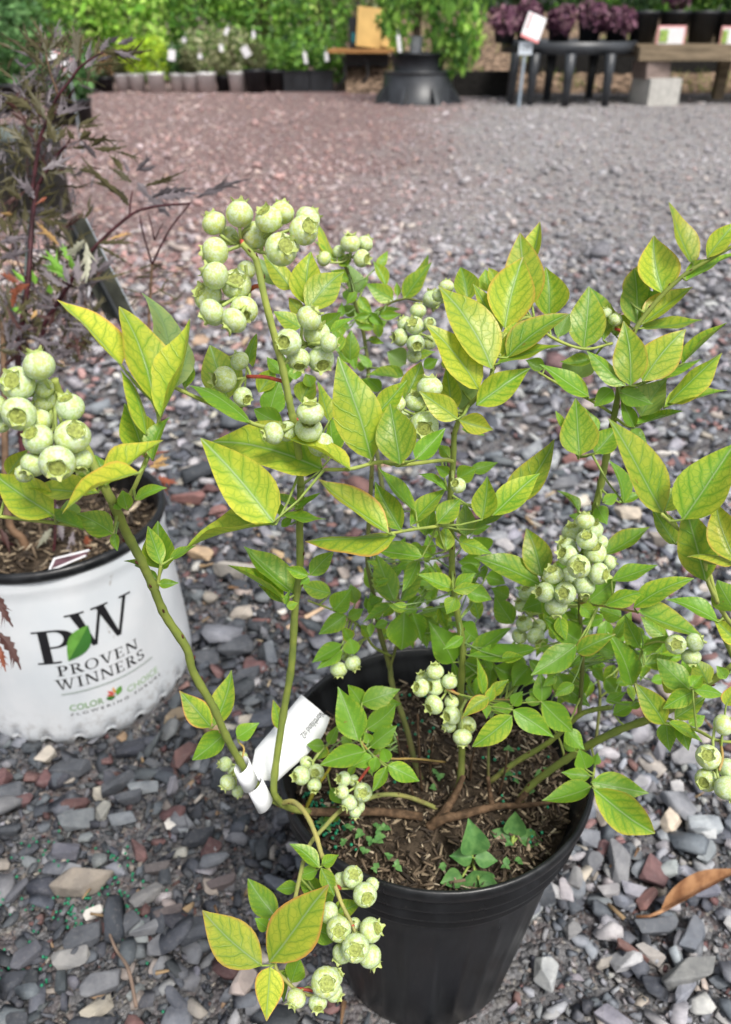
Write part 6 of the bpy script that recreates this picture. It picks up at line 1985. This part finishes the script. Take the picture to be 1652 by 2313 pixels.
# big black tub with the weeping tree
WG = on(948, 238)
wt = thing('stacked_tub', WG, 'large flared black tub with ribs carrying a smaller black pot', 'tub')
c = WG + Vector((0, .36, 0))
z1, z2 = toY(948, 163, c.y - .2).z, toY(948, 120, c.y - .2).z
m = MB()
m.lathe([(.001, .0), (.37, .0), (.36, .015), (.325, .02), (.315, z1 * .9), (.305, z1 * .98), (.33, z1), (.29, z1 + .006), (.001, z1 - .01)], 48, None, 0, c.x, c.y)
link('flared_base', m.mesh('flared_base', True), [M_GREY2], wt)
for k in range(8):
    a = k * math.pi / 4 + .38
    m = MB()
    dv = Vector((math.cos(a), math.sin(a), 0)); sv = Vector((-math.sin(a), math.cos(a), 0)) * .018
    q = [c + dv * .30, c + dv * .43, c + dv * .40 + Vector((0, 0, .05)), c + dv * .31 + Vector((0, 0, z1 * .62))]
    m.add([p - sv for p in q] + [p + sv for p in q], [(0, 1, 2, 3), (7, 6, 5, 4), (0, 4, 5, 1), (1, 5, 6, 2), (2, 6, 7, 3), (3, 7, 4, 0)])
    link('rib', m.mesh('rib'), [M_GREY2], wt)
m = MB()
m.lathe([(.24, z1 - .005), (.225, z1 + .01), (.25, z2 * .97), (.262, z2 * .975), (.262, z2), (.23, z2), (.22, z2 - .03), (.001, z2 - .03)], 40, None, 0, c.x, c.y)
link('upper_pot', m.mesh('upper_pot', True), [M_BLACK2], wt)
tr = thing('weeping_tree', Vector((c.x, c.y, z2 - .02)), 'small weeping tree with drooping green branches in the black tub', 'tree')
m = MB()
base = Vector((c.x - .03, c.y - .05, z2 - .03))
m.tube(smooth_path([base, base + Vector((.01, 0, .4)), base + Vector((.03, 0, 1.1)), base + Vector((0, 0, 1.5))], 4), [.035] * 6 + [.028] * 7, 8)
for k in range(9):
    a = k * .7
    t0 = base + Vector((0, 0, 1.1 + .05 * k))
    m.tube(smooth_path([t0, t0 + Vector((math.cos(a) * .3, math.sin(a) * .3, .18)), t0 + Vector((math.cos(a) * .5, math.sin(a) * .5, -.3)), t0 + Vector((math.cos(a) * .55, math.sin(a) * .55, -.9))], 3), [.012, .011, .01, .009, .008, .007, .006, .005, .004, .003], 5)
link('trunk', m.mesh('trunk', True), [M_TRUNK], tr)
fm = []
for (u, v0, v1, sp_, n_) in ((900, 40, 100, .11, 180), (990, 40, 128, .13, 200), (1040, 60, 158, .19, 420), (1058, 40, 120, .13, 260), (880, 30, 80, .12, 180), (1010, -120, 60, .45, 900), (930, -140, 40, .4, 700)):
    a, b = toY(u, v0, c.y - .15), toY(u, v1, c.y - .15)
    cc = (a + b) / 2
    fm.append(((cc.x, cc.y, cc.z), (sp_, sp_ * .8, abs(a.z - b.z) * .55 + .03), n_))
for q, rd, n_ in fm:
    link('hanging_foliage', foliage(q, rd, n_, .034, random.choice(('green', 'bright')), .45, .15), [M_FOL], tr)
# light grey sleeve round the trunk
m = MB()
m.lathe([(.055, z2 - .02), (.062, z2 + .13), (.056, z2 + .13), (.05, z2 - .01)], 20, None, 0, base.x, base.y)
link('trunk_sleeve', m.mesh('trunk_sleeve', True), [simple('grey_sleeve', (0.30, 0.31, 0.34), .5, .3, .2, 10)], tr)

# bank of mulch with grass behind the tables
m = MB()
nx, ny = 60, 14
for j in range(ny + 1):
    for i in range(nx + 1):
        x = -.2 + 8.2 * i / nx
        y = 9.35 + 4.5 * j / ny
        zz = -.02 + .75 * (1 - math.exp(-max(0, y - 9.35) * .9)) + random.uniform(-.02, .02) * (j > 0)
        m.v.append((x, y, zz))
for j in range(ny):
    for i in range(nx):
        a = j * (nx + 1) + i
        m.f.append((a, a + 1, a + nx + 2, a + nx + 1)); m.m.append(0)
tag(link('mulch_bank', m.mesh('mulch_bank', True), [M_MULCH]), 'bank of brown mulch behind the tables', 'bank', kind='structure')
gv, n_ = [], 5200
x = rng.uniform(.2, 7.5, n_); y = 9.4 + np.abs(rng.normal(0, .7, n_))
keep = (np.sin(x * 2.3) + np.sin(x * 5.1 + y * 3)) > -.4
x, y = x[keep], y[keep]
z = -.02 + .75 * (1 - np.exp(-(y - 9.35) * .9))
n_ = len(x)
hgt = rng.uniform(.03, .09, n_); a = rng.random(n_) * 6.28
V = np.stack([np.stack([x - .006 * np.cos(a), y - .006 * np.sin(a), z], 1), np.stack([x + .006 * np.cos(a), y + .006 * np.sin(a), z], 1), np.stack([x + rng.normal(0, .03, n_), y + rng.normal(0, .03, n_), z + hgt], 1)], 1).reshape(-1, 3)
cl_ = np.array([(.16, .28, .05), (.25, .33, .07), (.32, .30, .14)])[rng.integers(0, 3, n_)]
tag(link('grass', tri_mesh('grass', V, np.arange(3 * n_).reshape(n_, 3), np.repeat(cl_, 3, 0)), [M_FOL]), 'thin grass growing on the mulch bank', 'grass', kind='stuff')
# black edging boards by the bank; the two tall ones imitate shade under tables
for i, (u0, u1, lab) in enumerate(((1020, 1160, 'black timber edging left of the round table'), (1420, 1700, 'black timber edging heightened to stand in for shade under the wooden bench'), (1232, 1415, 'black timber edging heightened to stand in for shade behind the round table legs'))):
    a, b = on(u0, 222), on(u1, 222)
    hh = .22 if i == 0 else .46
    m = MB(); m.box(((a.x + b.x) / 2, a.y + (.25 if i == 0 else .9), hh / 2), ((b.x - a.x) * (1 if i == 0 else 1.1), .12, hh))
    tag(link('edging_and_shade_board', m.mesh('edging_and_shade_board'), [simple('black_timber_and_shade', (.016, .015, .014), .8, .2, .4)]), lab, 'timber')

# round black display table
RG = on(1290, 236)
rt = thing('round_table', RG, 'round black plastic display table on thick legs', 'table')
R0 = (toY(1442, 110, RG.y + .3).x - toY(1138, 110, RG.y + .3).x) / 2
rc = Vector((toY(1290, 110, RG.y + .3).x, RG.y + R0 * .72, 0))
rz1, rz0 = toY(1290, 93, RG.y).z, toY(1290, 122, RG.y).z
m = MB()
m.lathe([(.001, rz0 + .02), (R0 * .96, rz0 + .02), (R0 * .97, rz0), (R0, rz0), (R0 * 1.01, rz1), (R0 * .97, rz1), (R0 * .965, rz1 - .02), (.001, rz1 - .02)], 64, None, 0, rc.x, rc.y)
link('table_top', m.mesh('table_top', True), [M_GREY2], rt)
for (u, vb, k) in ((1158, 236, 0), (1202, 238, 1), (1282, 240, 2), (1372, 240, 3), (1240, 226, 4), (1335, 224, 5)):
    f_ = on(u - 6, vb)
    t2 = toY(u + 8, 122, f_.y); t2.z = rz0 + .01
    m = MB(); m.tube([f_, f_ * .4 + t2 * .6, t2], [.034, .042, .048], 10)
    link('leg', m.mesh('leg', True), [M_GREY2], rt)
for i, (u, dy, s_, lab) in enumerate(((1140, .05, .15, 'purple leaved plant at the left end of the round table'), (1190, .1, .13, 'purple leaved plant behind the sign stake'), (1262, .05, .14, 'purple leaved plant in the middle of the round table'), (1330, .12, .13, 'dark pot with small purple plant right of the middle on the round table'), (1392, .05, .15, 'purple leaved plant at the right end of the round table'))):
    p = toY(u, 90, RG.y + .18 + dy); p.z = rz1 - .018
    t_ = thing('purple_plant', p, lab, 'potted plant', 'purple plants on the round table')
    far_pot(t_, p, .105, .085, .16, M_BLACK2)
    link('foliage', foliage((p.x, p.y - .03, p.z + .20 - .03 * (i in (0, 2, 4))), (s_, s_, .12), 480, .030, 'purple', .1, .3, zmin=p.z + .03), [M_FOL], t_)
# sign stake with number plate and tilted card
sg = on(1171, 240)
sgt = thing('sign_stake', sg, 'thin metal sign stake with number plate and tilted white card', 'sign')
pt = toY(1187, 108, sg.y - .02)
m = MB(); m.tube([Vector((sg.x, sg.y - .02, 0)), pt], .014, 8)
link('stake', m.mesh('stake'), [simple('galvanised', (.30, .36, .42), .4, .5, .15, 20)], sgt)
m = MB(); m.box(pt + Vector((0, -.018, 0)), (.115, .006, .10))
link('number_plate', m.mesh('number_plate'), [simple('plate_white', (.62, .68, .74), .5, .3, .05)], sgt)
V, Fc = text_mesh('177', .06, 'CENTER')
m = MB(); m.add([pt + Vector((v.x, -.0225, v.y - .02)) for v in V], Fc)
link('number', m.mesh('number'), [M_INK], sgt)
m = MB(); m.box((0, 0, 0), (.16, .006, .20))
o = link('card', m.mesh('sign_card'), [M_TAGW], sgt, pt + Vector((.05, -.02, .15))); o.rotation_euler = (-.3, .35, 0)
m = MB(); m.box((0, -.004, -.088), (.16, .003, .022)); m.box((-.05, -.004, .03), (.02, .003, .12))
o = link('card_print', m.mesh('card_print'), [simple('card_red', (.70, .22, .22), .5, .3, .2)], sgt, pt + Vector((.05, -.02, .15))); o.rotation_euler = (-.3, .35, 0)

# wooden bench on a concrete block
BG = on(1470, 238)
bt = thing('timber_bench', BG + Vector((0, .05, 0)), 'weathered timber beam bench carrying black pots at the right', 'bench')
bz1, bz0 = toY(1500, 106, BG.y).z, toY(1500, 137, BG.y).z
x0 = toY(1447, 120, BG.y).x
M_BEAM = make_wood('weathered_beam', (0.13, 0.10, 0.065), (0.27, 0.21, 0.14), (1.5, 12, 12))
m = MB(); m.box((x0 + 1.4, BG.y + .06, (bz0 + bz1) / 2), (2.8, .10, bz1 - bz0))
link('front_beam', m.mesh('front_beam'), [M_BEAM], bt)
for k in range(7):
    m = MB(); m.box((x0 + 1.4, BG.y + .18 + .13 * k, bz1 + .008), (2.8, .115, .022))
    link('slat', m.mesh('slat'), [M_BEAM], bt)
m = MB(); m.box((x0 + 1.4, BG.y + 1.05, (bz0 + bz1) / 2), (2.8, .09, bz1 - bz0))
link('back_beam', m.mesh('back_beam'), [M_BEAM], bt)
bl = toY(1448, 240, BG.y).x; br = toY(1524, 240, BG.y).x
bh = toY(1480, 177, BG.y).z
cb = thing('concrete_block', Vector(((bl + br) / 2, BG.y + .15, 0)), 'pale concrete block under the left end of the timber bench', 'block')
m = MB(); m.box((0, 0, 0), (br - bl, .34, bh))
o = link('block', m.mesh('block'), [simple('concrete', (.46, .45, .42), .9, .2, .12, 20, .004, 80)], cb, Vector(((bl + br) / 2, BG.y + .15, bh / 2)))
o.rotation_euler = (0, 0, .22)
for i, (uu0, uu1, va, vb_, lab) in enumerate(((1452, 1510, 161, 177, 'lower wooden spacer on the concrete block'), (1454, 1508, 140, 160, 'upper wooden spacer between concrete block and timber bench'))):
    a, b = toY(uu0, va, BG.y + .05), toY(uu1, vb_, BG.y + .05)
    m = MB(); m.box((0, 0, 0), (b.x - a.x, .26, a.z - b.z + .008))
    o = link('wooden_spacer', m.mesh('wooden_spacer'), [make_wood('spacer_wood_%d' % i, (.17, .13, .11), (.27, .21, .19))], loc=((a.x + b.x) / 2, BG.y + .17, (a.z + b.z) / 2)); o.rotation_euler = (0, 0, .22)
    tag(o, lab, 'wood block')
m = MB(); pp = on(1628, 226); m.box((pp.x, pp.y + .1, bz0 / 2), (.09, .09, bz0))
link('post', m.mesh('post'), [M_BEAM], bt)
for i, (u, lab) in enumerate(((1448, 'black pot at the left end of the timber bench'), (1515, 'black pot behind the pink bordered label'), (1580, 'black pot right of the pink bordered label'), (1640, 'rightmost black pot on the timber bench'))):
    p = toY(u, 100, BG.y + .38); p.z = bz1 + .02
    t_ = thing('bench_pot', p, lab, 'potted plant', 'black pots on the timber bench')
    far_pot(t_, p, .135, .105, .25, M_BLACK2)
    stems_of(t_, p + Vector((0, 0, .2)), 4, .3, .1)
    link('foliage', foliage((p.x, p.y, p.z + .45), (.17, .17, .2), 500, .03, ('dark', 'purple', 'green', 'dark')[i], zmin=p.z + .24), [M_FOL], t_)
for i, (u, v, w_, hh, lab) in enumerate(((1516, 82, .245, .165, 'white price label with pink border and green picture on the timber bench'), (1648, 84, .16, .17, 'pink bordered label cut by the right edge on the timber bench'))):
    p = toY(u, v, BG.y + .16)
    lt = thing('price_label', Vector((p.x, p.y, bz1 + .02)), lab, 'label')
    m = MB(); m.box(p, (w_, .006, hh)); link('card', m.mesh('card'), [simple('label_pink_%d' % i, (.72, .34, .34), .5, .3, .1)], lt)
    m = MB(); m.box(p + Vector((0, -.005, 0)), (w_ - .03, .006, hh - .03)); link('white_face', m.mesh('white_face'), [M_TAGW], lt)
    m = MB(); m.box(p + Vector((-w_ * .27, -.010, .005)), (w_ * .3, .006, hh * .58)); link('green_picture', m.mesh('green_picture'), [simple('label_green_%d' % i, (.28, .40, .10), .5, .3, .5, 40)], lt)
    m = MB(); m.tube([p + Vector((0, .006, 0)), Vector((p.x, p.y + .006, bz1 + .015))], .006, 5); link('stake', m.mesh('stake'), [M_IRON], lt)
print('objects', len(bpy.data.objects))
